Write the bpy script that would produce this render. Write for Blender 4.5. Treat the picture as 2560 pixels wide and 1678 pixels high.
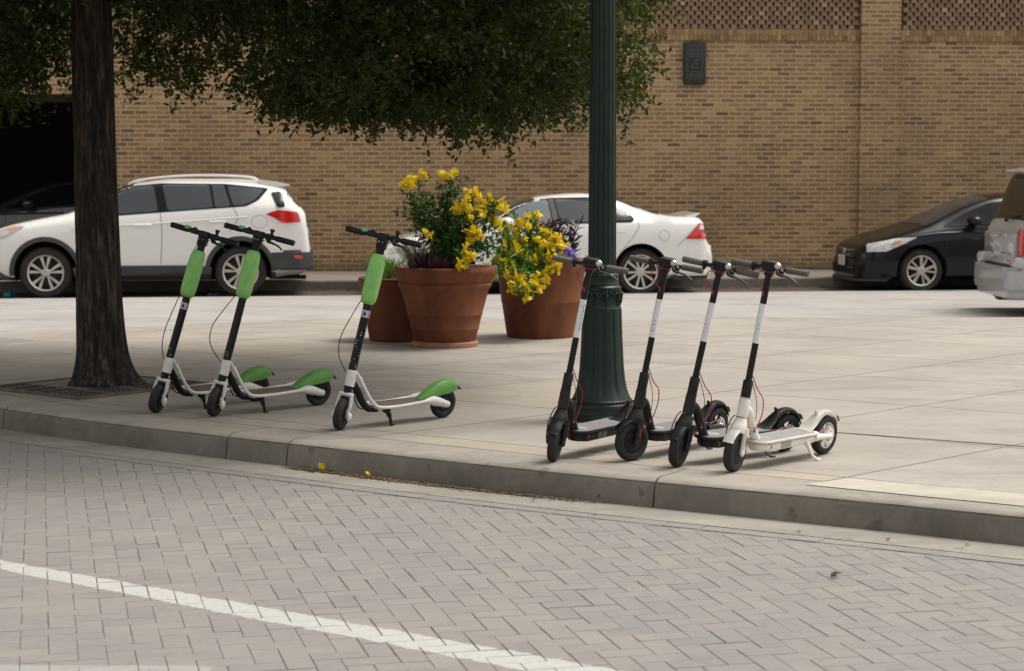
import bpy, bmesh, math, random
import numpy as np
from mathutils import Vector, Matrix
from mathutils.geometry import tessellate_polygon
R=math.radians; PI=math.pi
sc=bpy.context.scene
for o in list(bpy.data.objects): bpy.data.objects.remove(o)
C=sc.collection
rnd=random.Random(7)

# ---------------------------------------------------------------- camera, sky, sun, exposure
cd=bpy.data.cameras.new('camera'); cam=bpy.data.objects.new('camera',cd); C.objects.link(cam)
cam.location=(0,0,1.5692); cam.rotation_euler=(R(90-4.916),0,0)
cd.sensor_width=36; cd.lens=4873.65/2560*36; cd.clip_start=.1; cd.clip_end=2000
cd.dof.use_dof=True; cd.dof.focus_distance=10.9; cd.dof.aperture_fstop=4.8
sc.camera=cam
SUN=Vector((.42,.16,.89)).normalized()
elev=math.asin(SUN.z); azim=math.atan2(SUN.x,SUN.y)
w=bpy.data.worlds.new('World'); sc.world=w; w.use_nodes=True
nt=w.node_tree; nt.nodes.clear()
out=nt.nodes.new('ShaderNodeOutputWorld'); bg=nt.nodes.new('ShaderNodeBackground')
sky=nt.nodes.new('ShaderNodeTexSky'); sky.sky_type='NISHITA'; sky.sun_disc=False
sky.sun_elevation=elev; sky.sun_rotation=azim; sky.dust_density=4; sky.air_density=1.2
hs=nt.nodes.new('ShaderNodeHueSaturation'); hs.inputs['Saturation'].default_value=.12
tint=nt.nodes.new('ShaderNodeMix'); tint.data_type='RGBA'; tint.blend_type='MULTIPLY'; tint.inputs[0].default_value=1
tint.inputs[7].default_value=(1.0,.975,.94,1)
nt.links.new(sky.outputs[0],hs.inputs['Color']); nt.links.new(hs.outputs[0],tint.inputs[6])
nt.links.new(tint.outputs[2],bg.inputs[0]); bg.inputs[1].default_value=.15
nt.links.new(bg.outputs[0],out.inputs[0])
ld=bpy.data.lights.new('sun','SUN'); ld.energy=1.9; ld.angle=R(22); ld.color=(1,.96,.90)
lo=bpy.data.objects.new('sun',ld); C.objects.link(lo); lo.rotation_euler=SUN.to_track_quat('Z','Y').to_euler()
sc.view_settings.view_transform='Standard'; sc.view_settings.look='None'
sc.view_settings.exposure=0.38; sc.view_settings.gamma=1

# ---------------------------------------------------------------- materials
def mat(name,col,rough=.6,metal=0,var=.0,vscale=8,bump=0,bscale=60,coat=0,spec=.5,col2=None,rvar=0,emis=0,stretch=None):
    m=bpy.data.materials.new(name); m.use_nodes=True; n=m.node_tree.nodes; l=m.node_tree.links
    p=n['Principled BSDF']; p.inputs['Base Color'].default_value=(*col,1)
    p.inputs['Roughness'].default_value=rough; p.inputs['Metallic'].default_value=metal
    p.inputs['Coat Weight'].default_value=coat; p.inputs['Coat Roughness'].default_value=.06
    p.inputs['Specular IOR Level'].default_value=spec
    if var or col2 or bump or rvar:
        tc=n.new('ShaderNodeTexCoord'); src=tc.outputs['Object']
        if stretch:
            mp=n.new('ShaderNodeMapping'); mp.inputs['Scale'].default_value=stretch; l.new(src,mp.inputs[0]); src=mp.outputs[0]
        nz=n.new('ShaderNodeTexNoise'); nz.inputs['Scale'].default_value=vscale; nz.inputs['Detail'].default_value=7; nz.inputs['Roughness'].default_value=.6
        l.new(src,nz.inputs['Vector'])
        mr=n.new('ShaderNodeMapRange'); mr.inputs[1].default_value=.32; mr.inputs[2].default_value=.68; l.new(nz.outputs[0],mr.inputs[0])
        if var or col2:
            c2=col2 or tuple(min(1,c*(1+var)) for c in col); c1=col if col2 else tuple(c*(1-var) for c in col)
            mx=n.new('ShaderNodeMix'); mx.data_type='RGBA'; mx.inputs[6].default_value=(*c1,1); mx.inputs[7].default_value=(*c2,1)
            l.new(mr.outputs[0],mx.inputs[0]); l.new(mx.outputs[2],p.inputs['Base Color'])
        if rvar:
            m2=n.new('ShaderNodeMapRange'); m2.inputs[3].default_value=max(0,rough-rvar); m2.inputs[4].default_value=min(1,rough+rvar)
            l.new(mr.outputs[0],m2.inputs[0]); l.new(m2.outputs[0],p.inputs['Roughness'])
        if bump:
            n2=n.new('ShaderNodeTexNoise'); n2.inputs['Scale'].default_value=bscale; n2.inputs['Detail'].default_value=6
            l.new(src,n2.inputs['Vector'])
            b=n.new('ShaderNodeBump'); b.inputs['Strength'].default_value=bump; b.inputs['Distance'].default_value=.01
            l.new(n2.outputs[0],b.inputs['Height']); l.new(b.outputs[0],p.inputs['Normal'])
    return m
class NB:
    def __init__(s,name):
        s.m=bpy.data.materials.new(name); s.m.use_nodes=True; s.n=s.m.node_tree.nodes; s.l=s.m.node_tree.links
        s.p=s.n['Principled BSDF']
    def set(s,inp,v):
        if hasattr(v,'is_output') : s.l.new(v,inp)
        elif isinstance(v,(int,float)): inp.default_value=v
        else: inp.default_value=v
    def math(s,op,a,b=0,c=0):
        x=s.n.new('ShaderNodeMath'); x.operation=op; s.set(x.inputs[0],a); s.set(x.inputs[1],b); s.set(x.inputs[2],c); return x.outputs[0]
    def coord(s,k='Object'): return s.n.new('ShaderNodeTexCoord').outputs[k]
    def xyz(s,v):
        x=s.n.new('ShaderNodeSeparateXYZ'); s.l.new(v,x.inputs[0]); return x.outputs
    def comb(s,a,b,c=0):
        x=s.n.new('ShaderNodeCombineXYZ'); s.set(x.inputs[0],a); s.set(x.inputs[1],b); s.set(x.inputs[2],c); return x.outputs[0]
    def white(s,v):
        x=s.n.new('ShaderNodeTexWhiteNoise'); x.noise_dimensions='3D'; s.l.new(v,x.inputs[0]); return x.outputs
    def noise(s,v,sc_,det=5,rough=.55):
        x=s.n.new('ShaderNodeTexNoise'); s.l.new(v,x.inputs['Vector']); x.inputs['Scale'].default_value=sc_; x.inputs['Detail'].default_value=det; x.inputs['Roughness'].default_value=rough; return x.outputs[0]
    def mr(s,v,a,b,c=0,d=1,smooth=False):
        x=s.n.new('ShaderNodeMapRange'); s.l.new(v,x.inputs[0])
        if smooth: x.interpolation_type='SMOOTHSTEP'
        for i,k in enumerate((a,b,c,d)): s.set(x.inputs[i+1],k)
        return x.outputs[0]
    def mix(s,f,a,b,bt='MIX'):
        x=s.n.new('ShaderNodeMix'); x.data_type='RGBA'; x.blend_type=bt
        s.set(x.inputs[0],f)
        for i,k in ((6,a),(7,b)):
            if isinstance(k,tuple): x.inputs[i].default_value=(*k,1)
            else: s.l.new(k,x.inputs[i])
        return x.outputs[2]
    def ramp(s,v,stops,const=False):
        x=s.n.new('ShaderNodeValToRGB'); s.l.new(v,x.inputs[0]); r=x.color_ramp
        if const: r.interpolation='CONSTANT'
        while len(r.elements)<len(stops): r.elements.new(.5)
        for e,(p,c) in zip(r.elements,stops): e.position=p; e.color=(*c,1)
        return x.outputs[0]
    def bump(s,h,st=.5,dist=.01):
        x=s.n.new('ShaderNodeBump'); x.inputs['Strength'].default_value=st; x.inputs['Distance'].default_value=dist; s.l.new(h,x.inputs['Height']); s.l.new(x.outputs[0],s.p.inputs['Normal'])
    def base(s,v): s.l.new(v,s.p.inputs['Base Color'])

BR=[(0,(.135,.092,.058)),(.04,(.20,.128,.070)),(.2,(.275,.173,.084)),(.5,(.325,.210,.100)),(.78,(.372,.248,.117)),(.93,(.48,.34,.155)),(1,(.29,.18,.11))]
def brick_mat():
    b=NB('tan_brick'); co=b.coord(); x,y,z=b.xyz(co)
    Lb,Hb=.217,.0703
    u=b.math('ADD',x,y)
    wob=b.noise(co,3,2); 
    zz=b.math('DIVIDE',z,Hb); row=b.math('FLOOR',zz)
    jit=b.white(b.comb(row,3.3,1.7))[0]
    uu=b.math('ADD',b.math('DIVIDE',u,Lb),b.math('ADD',b.math('MULTIPLY',b.math('MODULO',row,2),.5),b.math('MULTIPLY',jit,.16)))
    col=b.math('FLOOR',uu)
    rv=b.white(b.comb(col,row,.5))
    fx=b.math('SUBTRACT',uu,col); fz=b.math('SUBTRACT',zz,row)
    dx=b.math('MULTIPLY',b.math('MINIMUM',fx,b.math('SUBTRACT',1,fx)),Lb)
    dz=b.math('MULTIPLY',b.math('MINIMUM',fz,b.math('SUBTRACT',1,fz)),Hb)
    d=b.math('MINIMUM',dx,dz)
    nn=b.noise(co,45,3); thr=b.math('ADD',.0062,b.math('MULTIPLY',nn,.006))
    mm=b.mr(b.math('SUBTRACT',d,thr),-.001,.003,0,1,True)
    bc=b.ramp(rv[0],BR)
    bc=b.mix(b.mr(b.noise(co,90,4),.3,.7,0,.35),bc,(.12,.075,.04))
    mc=b.mix(b.mr(b.noise(co,25,4),.3,.7),(.46,.32,.195),(.54,.385,.245))
    c=b.mix(mm,mc,bc)
    big=b.noise(co,.55,5,.6)
    c=b.mix(b.mr(big,.42,.70,0,.45),c,(.16,.11,.07))
    # darker brown towards the foot of the wall, with a ragged upper edge
    foot_fac=b.mr(b.math('ADD',z,b.math('MULTIPLY',b.noise(co,2.5,5),.5)),.18,.42,.8,0)
    c=b.mix(foot_fac,c,(.11,.085,.055))
    b.base(c); b.p.inputs['Roughness'].default_value=.9
    b.bump(b.math('ADD',b.math('MULTIPLY',mm,1),b.math('MULTIPLY',nn,.3)),.6,.006)
    return b.m
M={}
M['brick']=brick_mat()
def island_brick():
    b=NB('header_brick'); g=b.n.new('ShaderNodeNewGeometry'); co=b.coord()
    bc=b.ramp(g.outputs['Random Per Island'],BR); bc=b.mix(b.mr(b.noise(co,70,4),.3,.7,0,.5),bc,(.17,.11,.06))
    b.base(bc); b.p.inputs['Roughness'].default_value=.9; b.bump(b.noise(co,90),.4,.004); return b.m
M['header']=island_brick()
def lattice_mat():
    b=NB('brown_lattice_brick'); g=b.n.new('ShaderNodeNewGeometry'); co=b.coord()
    bc=b.ramp(g.outputs['Random Per Island'],[(0,(.19,.125,.078)),(.5,(.25,.168,.105)),(.93,(.31,.212,.13)),(1,(.46,.34,.21))]); bc=b.mix(b.mr(b.noise(co,70,4),.3,.7,0,.4),bc,(.20,.13,.085))
    b.base(bc); b.p.inputs['Roughness'].default_value=.9; b.bump(b.noise(co,90),.4,.004); return b.m
M['lattice']=lattice_mat()
M['mortar']=mat('brick_mortar',(.36,.25,.15),.95,var=.2,bump=.4)
def concrete(name,base,dark,grid=False,sc1=.8):
    b=NB(name); co=b.coord(); x,y,z=b.xyz(co)
    big=b.noise(co,sc1,7,.62); mp=b.n.new('ShaderNodeMapping'); mp.inputs['Rotation'].default_value=(0,0,R(35)); mp.inputs['Scale'].default_value=(1,5,1); b.l.new(co,mp.inputs[0])
    st=b.noise(mp.outputs[0],2.0,6,.6)
    c=b.mix(b.mr(big,.35,.68),base,dark)
    c=b.mix(b.mr(st,.45,.75,0,.35),c,tuple(v*.72 for v in dark))
    fine=b.noise(co,160,3); c=b.mix(b.mr(fine,.35,.65,0,.22),c,tuple(v*.6 for v in dark))
    spots=b.noise(co,9,2,.4); c=b.mix(b.mr(spots,.70,.74,0,.5),c,tuple(v*.45 for v in dark))
    mp2=b.n.new('ShaderNodeMapping'); mp2.inputs['Rotation'].default_value=(0,0,R(20)); mp2.inputs['Scale'].default_value=(1,2.2,1); b.l.new(co,mp2.inputs[0])
    st2=b.noise(mp2.outputs[0],.9,8,.72); c=b.mix(b.mr(st2,.48,.64,0,.55),c,tuple(v*.62 for v in dark))
    st3=b.noise(mp2.outputs[0],6.5,6,.7); c=b.mix(b.mr(st3,.52,.70,0,.25),c,tuple(min(1,v*1.25) for v in base))
    vo=b.n.new('ShaderNodeTexVoronoi'); vo.inputs['Scale'].default_value=7; b.l.new(co,vo.inputs['Vector'])
    gum=b.math('MULTIPLY',b.mr(vo.outputs['Distance'],.07,.10,1,0),b.mr(b.white(vo.outputs['Position'])[0],.80,.82,0,.55)); c=b.mix(gum,c,tuple(v*.35 for v in dark))
    h=b.math('MULTIPLY',fine,.35)
    if grid:
        sx=b.math('ADD',b.math('MULTIPLY',x,-math.sin(R(45))),b.math('MULTIPLY',y,math.cos(R(45))))
        sy=b.math('ADD',b.math('MULTIPLY',x,math.sin(R(35))),b.math('MULTIPLY',y,math.cos(R(35))))
        wb=b.math('MULTIPLY',b.math('SUBTRACT',b.noise(co,4,3),.5),.012)
        m_=None
        cells=[]
        for s_,o_,p_ in ((sx,5.746,1.42),(sy,9.025,1.5)):
            t=b.math('DIVIDE',b.math('SUBTRACT',b.math('ADD',s_,wb),o_),p_)
            fl=b.math('FLOOR',b.math('ADD',t,.5)); cells.append(b.math('FLOOR',t))
            d=b.math('MULTIPLY',b.math('ABSOLUTE',b.math('SUBTRACT',t,fl)),p_)
            k=b.mr(d,.004,.010,1,0); m_=k if m_ is None else b.math('MAXIMUM',m_,k)
        cv=b.white(b.comb(cells[0],cells[1],2))[0]
        c=b.mix(b.math('MULTIPLY',cv,.38),c,(.32,.287,.245))
        warm=b.mr(b.white(b.comb(cells[1],cells[0],7))[0],.86,.88,0,.12)
        c=b.mix(warm,c,(.48,.35,.20))
        c=b.mix(b.math('MULTIPLY',m_,.8),c,(.07,.055,.045)); h=b.math('SUBTRACT',h,b.math('MULTIPLY',m_,2))
    b.base(c); b.p.inputs['Roughness'].default_value=.88; b.bump(h,.5,.004); return b.m
M['plaza']=concrete('plaza_concrete',(.415,.375,.325),(.30,.268,.23),True)
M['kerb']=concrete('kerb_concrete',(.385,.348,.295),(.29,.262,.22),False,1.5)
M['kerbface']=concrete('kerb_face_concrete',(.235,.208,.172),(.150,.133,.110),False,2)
M['gutter']=concrete('gutter_concrete',(.33,.305,.262),(.25,.23,.195),False,2)
M['newcrete']=concrete('fresh_concrete',(.50,.455,.375),(.45,.41,.34),False,2)
M['farroad']=concrete('worn_road_concrete',(.425,.395,.37),(.355,.335,.315),False,.5)
M['farwalk']=concrete('far_pavement_concrete',(.40,.33,.27),(.33,.275,.225),False,1)
M['farkerb']=concrete('far_kerb_concrete',(.27,.235,.20),(.17,.15,.13),False,2)
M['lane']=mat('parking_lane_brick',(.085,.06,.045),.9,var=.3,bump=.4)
M['earth']=mat('ground_earth',(.25,.22,.18),.95,var=.15)
M['sand']=mat('joint_sand',(.085,.058,.048),.95,col2=(.235,.205,.18),vscale=5)
M['sandjoint']=mat('joint_filler',(.055,.04,.035),.95,col2=(.16,.13,.11),vscale=6)
def paver_mat():
    b=NB('grey_paver'); g=b.n.new('ShaderNodeNewGeometry'); co=b.coord(); x,y,z=b.xyz(co)
    bc=b.ramp(g.outputs['Random Per Island'],[(0,(.200,.190,.180)),(.12,(.222,.207,.193)),(.5,(.238,.219,.201)),(.85,(.252,.230,.209)),(.97,(.275,.246,.220)),(1,(.24,.22,.205))])
    big=b.noise(co,.8,5); bc=b.mix(b.mr(big,.38,.62,0,.55),bc,(.200,.194,.188)); big2=b.noise(co,2.3,6,.65); bc=b.mix(b.mr(big2,.48,.66,0,.45),bc,(.29,.252,.216)); oil=b.noise(co,1.7,7,.7); bc=b.mix(b.mr(oil,.60,.75,0,.5),bc,(.15,.14,.135))
    mp=b.n.new('ShaderNodeMapping'); mp.inputs['Scale'].default_value=(1,3.5,1); mp.inputs['Rotation'].default_value=(0,0,R(8)); b.l.new(co,mp.inputs[0])
    st=b.noise(mp.outputs[0],14,5,.65); bc=b.mix(b.mr(st,.48,.72,0,.45),bc,(.335,.302,.268))
    fine=b.noise(co,260,3); bc=b.mix(b.mr(fine,.35,.65,0,.4),bc,(.17,.155,.145))
    # worn painted lane line across the pavers
    px,py=-.98,7.46; th=math.atan2(6.58-8.40,.215+2.25); nx,ny=-math.sin(th),math.cos(th)
    d=b.math('ADD',b.math('MULTIPLY',b.math('SUBTRACT',x,px),nx),b.math('MULTIPLY',b.math('SUBTRACT',y,py),ny))
    rag=b.math('MULTIPLY',b.math('SUBTRACT',b.noise(co,16,6,.7),.5),.075)
    ad=b.math('SUBTRACT',b.math('ADD',.097,b.math('ADD',b.math('MULTIPLY',x,.012),rag)),b.math('ABSOLUTE',d))
    pm=b.mr(ad,0,.006,0,1)
    wear=b.mr(b.noise(co,40,6,.75),.34,.52,.55,.97)
    # second line whose edge just enters the picture
    e2=b.math('SUBTRACT',6.635,b.math('ADD',y,b.math('ADD',b.math('MULTIPLY',x,.02),b.math('MULTIPLY',rag,.5))))
    k2=b.math('MULTIPLY',b.mr(e2,0,.006,0,1),b.math('MULTIPLY',b.mr(x,-1.05,-1.03,1,0),b.mr(e2,.2,.21,1,0)))
    pm=b.math('MAXIMUM',pm,b.math('MULTIPLY',k2,.4))
    n3=g.outputs['Normal']; nz=b.xyz(n3)[2]; up=b.mr(nz,.5,.8,.3,1)
    c=b.mix(b.math('MULTIPLY',b.math('MULTIPLY',pm,wear),up),bc,(.43,.425,.40))
    b.base(c); b.p.inputs['Roughness'].default_value=.85; b.bump(fine,.35,.003); return b.m
M['paver']=paver_mat()
M['black']=mat('black_plastic',(.010,.009,.010),.5,var=.2,vscale=30,rvar=.1,spec=.3)
M['matblack']=mat('matte_black_metal',(.015,.0145,.015),.5,var=.15,vscale=20,rvar=.08,spec=.35)
M['blackpaint']=mat('black_painted_tube',(.007,.0055,.0065),.4,var=.2,vscale=15,rvar=.1,spec=.3)
M['rubber']=mat('tyre_rubber',(.016,.015,.015),.75,var=.3,vscale=40,bump=.4,bscale=150)
M['carrubber']=mat('car_tyre_rubber',(.022,.019,.017),.8,var=.3,vscale=12,bump=.3,bscale=90)
M['greenpl']=mat('green_plastic',(.215,.50,.13),.38,var=.10,vscale=14,rvar=.12,bump=.08,bscale=80)
M['greenbtn']=mat('green_button',(.10,.42,.16),.4)
M['whitepl']=mat('scuffed_white_paint',(.70,.69,.66),.42,col2=(.60,.585,.555),vscale=18,rvar=.1)
M['whitesc']=mat('ivory_white_paint',(.80,.77,.72),.35,col2=(.72,.68,.62),vscale=12,rvar=.08)
M['band']=mat('white_decal',(.76,.74,.76),.4,col2=(.68,.66,.70),vscale=20)
M['lilac']=mat('lilac_sticker',(.42,.33,.48),.5,col2=(.55,.46,.6),vscale=50)
M['logo']=mat('faded_logo_ink',(.05,.02,.05),.5)
M['violetink']=mat('faded_violet_ink',(.35,.22,.42),.5)
M['deckwood']=mat('brown_deck_board',(.10,.068,.050),.7,col2=(.16,.12,.095),vscale=24,stretch=(1,6,1))
def grip_deck(name,c):
    b=NB(name); co=b.coord(); x,y,z=b.xyz(co)
    a=b.math('ABSOLUTE',b.math('SINE',b.math('MULTIPLY',x,PI/.012))); d=b.math('ABSOLUTE',b.math('SINE',b.math('MULTIPLY',y,PI/.012)))
    k=b.math('MULTIPLY',a,d); b.base(b.mix(b.mr(k,.3,.8),c,tuple(v*1.8+.04 for v in c))); b.p.inputs['Roughness'].default_value=.6; b.bump(k,.5,.003); return b.m
M['greydeck']=grip_deck('grey_rubber_deck_mat',(.20,.19,.18)); M['darkdeck']=grip_deck('charcoal_rubber_deck_mat',(.13,.12,.12))
M['grip']=mat('grey_brown_rubber_grip',(.095,.083,.072),.65,var=.2,vscale=60,bump=.3,bscale=250)
M['steel']=mat('brushed_steel',(.62,.60,.57),.25,1,var=.1)
M['redcable']=mat('red_cable_sleeve',(.30,.012,.03),.4)
M['greycable']=mat('grey_cable_sleeve',(.12,.10,.09),.5)
M['redrefl']=mat('red_reflector',(.35,.015,.02),.25,coat=.5)
M['greyrefl']=mat('grey_reflector_tape',(.34,.33,.32),.35,var=.2,vscale=60)
M['darkrefl']=mat('smoked_reflector',(.10,.11,.10),.3,var=.3,vscale=40)
M['iron']=mat('dark_green_cast_iron',(.008,.019,.0145),.42,spec=.32,var=.25,vscale=14,rvar=.1,bump=.12,bscale=50)
M['terracotta']=mat('terracotta_clay',(.112,.035,.018),.75,spec=.25,col2=(.200,.073,.036),vscale=5,bump=.12,bscale=60,stretch=(1,1,.35))
M['saucer']=mat('pale_terracotta_base',(.40,.21,.13),.8,col2=(.30,.13,.075),vscale=12,bump=.15)
M['soil']=mat('potting_soil',(.045,.03,.02),.95,var=.4,vscale=40,bump=.8)
def leaf_mat(name,c1,c2,c3,rough=.45,trans=.25,tcol=None):
    b=NB(name); g=b.n.new('ShaderNodeNewGeometry')
    b.base(b.ramp(g.outputs['Random Per Island'],[(0,c1),(.5,c2),(.92,c2),(1,c3)])); b.p.inputs['Roughness'].default_value=rough
    out=b.n['Material Output']; tr=b.n.new('ShaderNodeBsdfTranslucent'); mx=b.n.new('ShaderNodeMixShader'); mx.inputs[0].default_value=trans
    bc=b.p.inputs['Base Color'].links[0].from_socket
    if tcol: bc=b.ramp(g.outputs['Random Per Island'],[(0,tcol),(1,tuple(v*1.7 for v in tcol))])
    b.l.new(bc,tr.inputs[0]); b.l.new(b.p.outputs[0],mx.inputs[1]); b.l.new(tr.outputs[0],mx.inputs[2]); b.l.new(mx.outputs[0],out.inputs[0])
    return b.m
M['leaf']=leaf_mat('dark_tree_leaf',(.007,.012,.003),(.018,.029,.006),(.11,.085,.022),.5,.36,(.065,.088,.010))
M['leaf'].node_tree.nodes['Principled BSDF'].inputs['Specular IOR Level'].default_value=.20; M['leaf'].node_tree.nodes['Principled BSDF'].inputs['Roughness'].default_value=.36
M['shrubleaf']=leaf_mat('bright_shrub_leaf',(.05,.12,.018),(.12,.27,.035),(.20,.33,.07))
M['darkshrub']=leaf_mat('deep_green_shrub_leaf',(.025,.065,.012),(.065,.16,.025),(.11,.22,.045))
M['yellow']=leaf_mat('yellow_petal',(.90,.62,.010),(.95,.74,.02),(.97,.84,.08),.5,.35)
M['purpleleaf']=leaf_mat('purple_leaf',(.028,.010,.018),(.055,.018,.032),(.13,.06,.08))
M['violet']=leaf_mat('violet_petal',(.30,.20,.62),(.42,.30,.72),(.6,.5,.8))
M['grass']=leaf_mat('pale_grass_blade',(.10,.13,.05),(.19,.21,.09),(.33,.30,.15))
M['stem']=mat('green_brown_stem',(.07,.075,.03),.7)
def bark():
    b=NB('dark_furrowed_bark'); co=b.coord(); mp=b.n.new('ShaderNodeMapping'); mp.inputs['Scale'].default_value=(1,1,.14); b.l.new(co,mp.inputs[0])
    a=b.noise(mp.outputs[0],30,7,.72); c=b.noise(co,4,4)
    k=b.ramp(a,[(0,(.004,.003,.002)),(.42,(.009,.007,.0055)),(.50,(.030,.022,.016)),(.58,(.078,.055,.036)),(.68,(.18,.135,.095))])
    b.base(b.mix(b.mr(c,.45,.7,0,.5),k,(.016,.011,.008))); b.p.inputs['Roughness'].default_value=.95; b.bump(a,1,.03); return b.m
M['bark']=bark()
def paint(name,c,metal=0,rough=.28,coat=1,dirt=(.35,.28,.2)):
    b=NB(name); co=b.coord(); x,y,z=b.xyz(co)
    d=b.math('MULTIPLY',b.mr(b.math('ADD',z,b.math('MULTIPLY',b.noise(co,3,4),.3)),.35,.75,.22,0),1)
    b.base(b.mix(d,c,dirt)); b.p.inputs['Roughness'].default_value=rough; b.p.inputs['Metallic'].default_value=metal
    b.p.inputs['Coat Weight'].default_value=coat; b.p.inputs['Coat Roughness'].default_value=.05; return b.m
M['carwhite']=paint('white_car_paint',(.78,.77,.74))
M['carwhite2']=paint('cool_white_car_paint',(.80,.79,.77))
M['carblack']=paint('black_car_paint',(.005,.005,.005),dirt=(.010,.008,.007),rough=.28,coat=.22)
M['carblack'].node_tree.nodes['Principled BSDF'].inputs['Specular IOR Level'].default_value=.25
M['cardark']=paint('dark_grey_car_paint',(.05,.048,.045),.4,dirt=(.05,.04,.03))
M['carsilver']=paint('silver_car_paint',(.47,.48,.505),.12,.28,1,(.35,.28,.22))
M['silvershade']=mat('silver_plate_recess',(.42,.42,.42),.45)
M['glass']=mat('tinted_car_glass',(.030,.036,.040),.06,0,spec=.8)
M['blackglass']=mat('black_car_glass',(.008,.008,.008),.12,spec=.22)
M['glasslite']=mat('lightly_tinted_car_glass',(.13,.15,.155),.08,0,spec=.8)
M['trim']=mat('dark_grey_bumper_plastic',(.045,.045,.047),.55,var=.2,vscale=6)
M['seam']=mat('panel_gap',(.02,.02,.02),.8)
M['seamlight']=mat('panel_gap_on_white',(.28,.27,.25),.8)
M['chrome']=mat('chrome_trim',(.7,.7,.7),.12,1)
M['alloy']=mat('machined_alloy',(.58,.54,.50),.32,.85,var=.08)
M['alloydark']=mat('dark_wheel_barrel',(.02,.02,.022),.5,.3)
M['redlamp']=mat('red_tail_lamp',(.55,.018,.015),.12,coat=1,var=.25,vscale=12)
M['whitelamp']=mat('clear_lamp_lens',(.55,.55,.53),.1,.2,coat=1,var=.25,vscale=14)
M['orangelamp']=mat('amber_lamp_lens',(.65,.22,.05),.15,coat=1)
M['plate']=mat('licence_plate',(.60,.58,.58),.5,col2=(.5,.48,.49),vscale=40)
M['well']=mat('wheel_well_black',(.006,.006,.006),.95)
M['bronze']=mat('weathered_bronze',(.030,.034,.032),.45,.4,var=.3,vscale=20,bump=.25,bscale=60)
M['bronzehi']=mat('rubbed_bronze_relief',(.12,.12,.11),.45,.4,var=.3,vscale=20)
M['grate']=mat('cast_iron_grate',(.17,.15,.125),.7,.3,var=.35,vscale=14,bump=.3,bscale=80)
M['hole']=mat('grate_opening',(.015,.012,.01),.9)
M['rust']=mat('rusty_steel_edge',(.15,.115,.09),.8,.2,var=.3)
M['blue']=mat('blue_plastic_litter',(.04,.36,.52),.4,var=.15)
M['bluewrap']=mat('blue_white_wrapper',(.35,.42,.65),.5,col2=(.12,.2,.5),vscale=30)
M['litter']=mat('dry_leaf_litter',(.20,.12,.06),.9,col2=(.30,.19,.10),vscale=20)
M['grime']=mat('damp_debris',(.07,.045,.025),.95,col2=(.20,.13,.07),vscale=30)
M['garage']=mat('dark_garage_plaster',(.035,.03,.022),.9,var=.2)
M['lampglass']=mat('frosted_lamp_globe',(.75,.73,.68),.3)
M['deadleaf']=leaf_mat('fallen_leaf',(.20,.07,.03),(.30,.14,.05),(.5,.35,.08))

M['brownleaf']=mat('dark_dry_leaf',(.05,.022,.018),.8,var=.3,vscale=60)
# ---------------------------------------------------------------- mesh helpers
def finish(name,bm,m,parent=None,smooth=35,mw=None):
    me=bpy.data.meshes.new(name); bm.to_mesh(me); bm.free()
    if not isinstance(m,(list,tuple)): m=[m]
    for k in m: me.materials.append(k)
    if smooth:
        me.polygons.foreach_set('use_smooth',[True]*len(me.polygons)); me.set_sharp_from_angle(angle=R(smooth))
    o=bpy.data.objects.new(name,me); C.objects.link(o)
    if parent: o.parent=parent
    if mw is not None: o.matrix_basis=mw
    return o
def tag(o,label=None,cat=None,group=None,kind=None):
    for k,v in (('label',label),('category',cat),('group',group),('kind',kind)):
        if v: o[k]=v
    return o
def thing(name,label,cat,loc=(0,0,0),rz=0,group=None):
    o=bpy.data.objects.new(name,None); o.empty_display_size=.1; C.objects.link(o); o.location=loc; o.rotation_euler=(0,0,rz)
    return tag(o,label,cat,group)
def copy_tree(o,parent=None):
    c=o.copy(); C.objects.link(c)
    if parent: c.parent=parent
    for ch in list(o.children): copy_tree(ch,c)
    return c
def box(bm,lo,hi,bev=0,mw=None,mi=0,seg=1):
    lo=Vector(lo);hi=Vector(hi)
    r=bmesh.ops.create_cube(bm,size=1,matrix=Matrix.Translation((lo+hi)/2)@Matrix.Diagonal((*(hi-lo),1)))
    vs=r['verts']; fs=set(f for v in vs for f in v.link_faces)
    if bev:
        es=list(set(e for v in vs for e in v.link_edges))
        q=bmesh.ops.bevel(bm,geom=es,offset=bev,segments=seg,affect='EDGES',profile=.5)
        fs=set(q['faces'])|{f for f in fs if f.is_valid}
        vs=list(set(v for f in fs for v in f.verts))
    for f in fs: f.material_index=mi
    if mw is not None: bmesh.ops.transform(bm,matrix=mw,verts=vs)
    return vs
def frames(pts):
    pts=[Vector(p) for p in pts]; T=[]
    for i in range(len(pts)):
        a=pts[max(0,i-1)];b=pts[min(len(pts)-1,i+1)]; T.append((b-a).normalized())
    up=Vector((0,0,1)) if abs(T[0].z)<.9 else Vector((0,1,0))
    n=(up-T[0]*up.dot(T[0])).normalized(); N=[n]
    for i in range(1,len(pts)):
        n=N[-1]-T[i]*N[-1].dot(T[i]); N.append(n.normalized())
    return pts,T,N
def tube(bm,pts,r,seg=10,cap=True,flat=1,mi=0):
    pts,T,N=frames(pts); rs=r if isinstance(r,(list,tuple)) else [r]*len(pts); rings=[]
    for p,t,n,q in zip(pts,T,N,rs):
        b=t.cross(n); rings.append([bm.verts.new(p+(n*math.cos(a)*flat+b*math.sin(a))*q) for a in [2*PI*k/seg for k in range(seg)]])
    for A,B in zip(rings,rings[1:]):
        for k in range(seg):
            f=bm.faces.new((A[k],A[(k+1)%seg],B[(k+1)%seg],B[k])); f.material_index=mi
    if cap:
        f=bm.faces.new(rings[0][::-1]); f.material_index=mi; f=bm.faces.new(rings[-1]); f.material_index=mi
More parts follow.
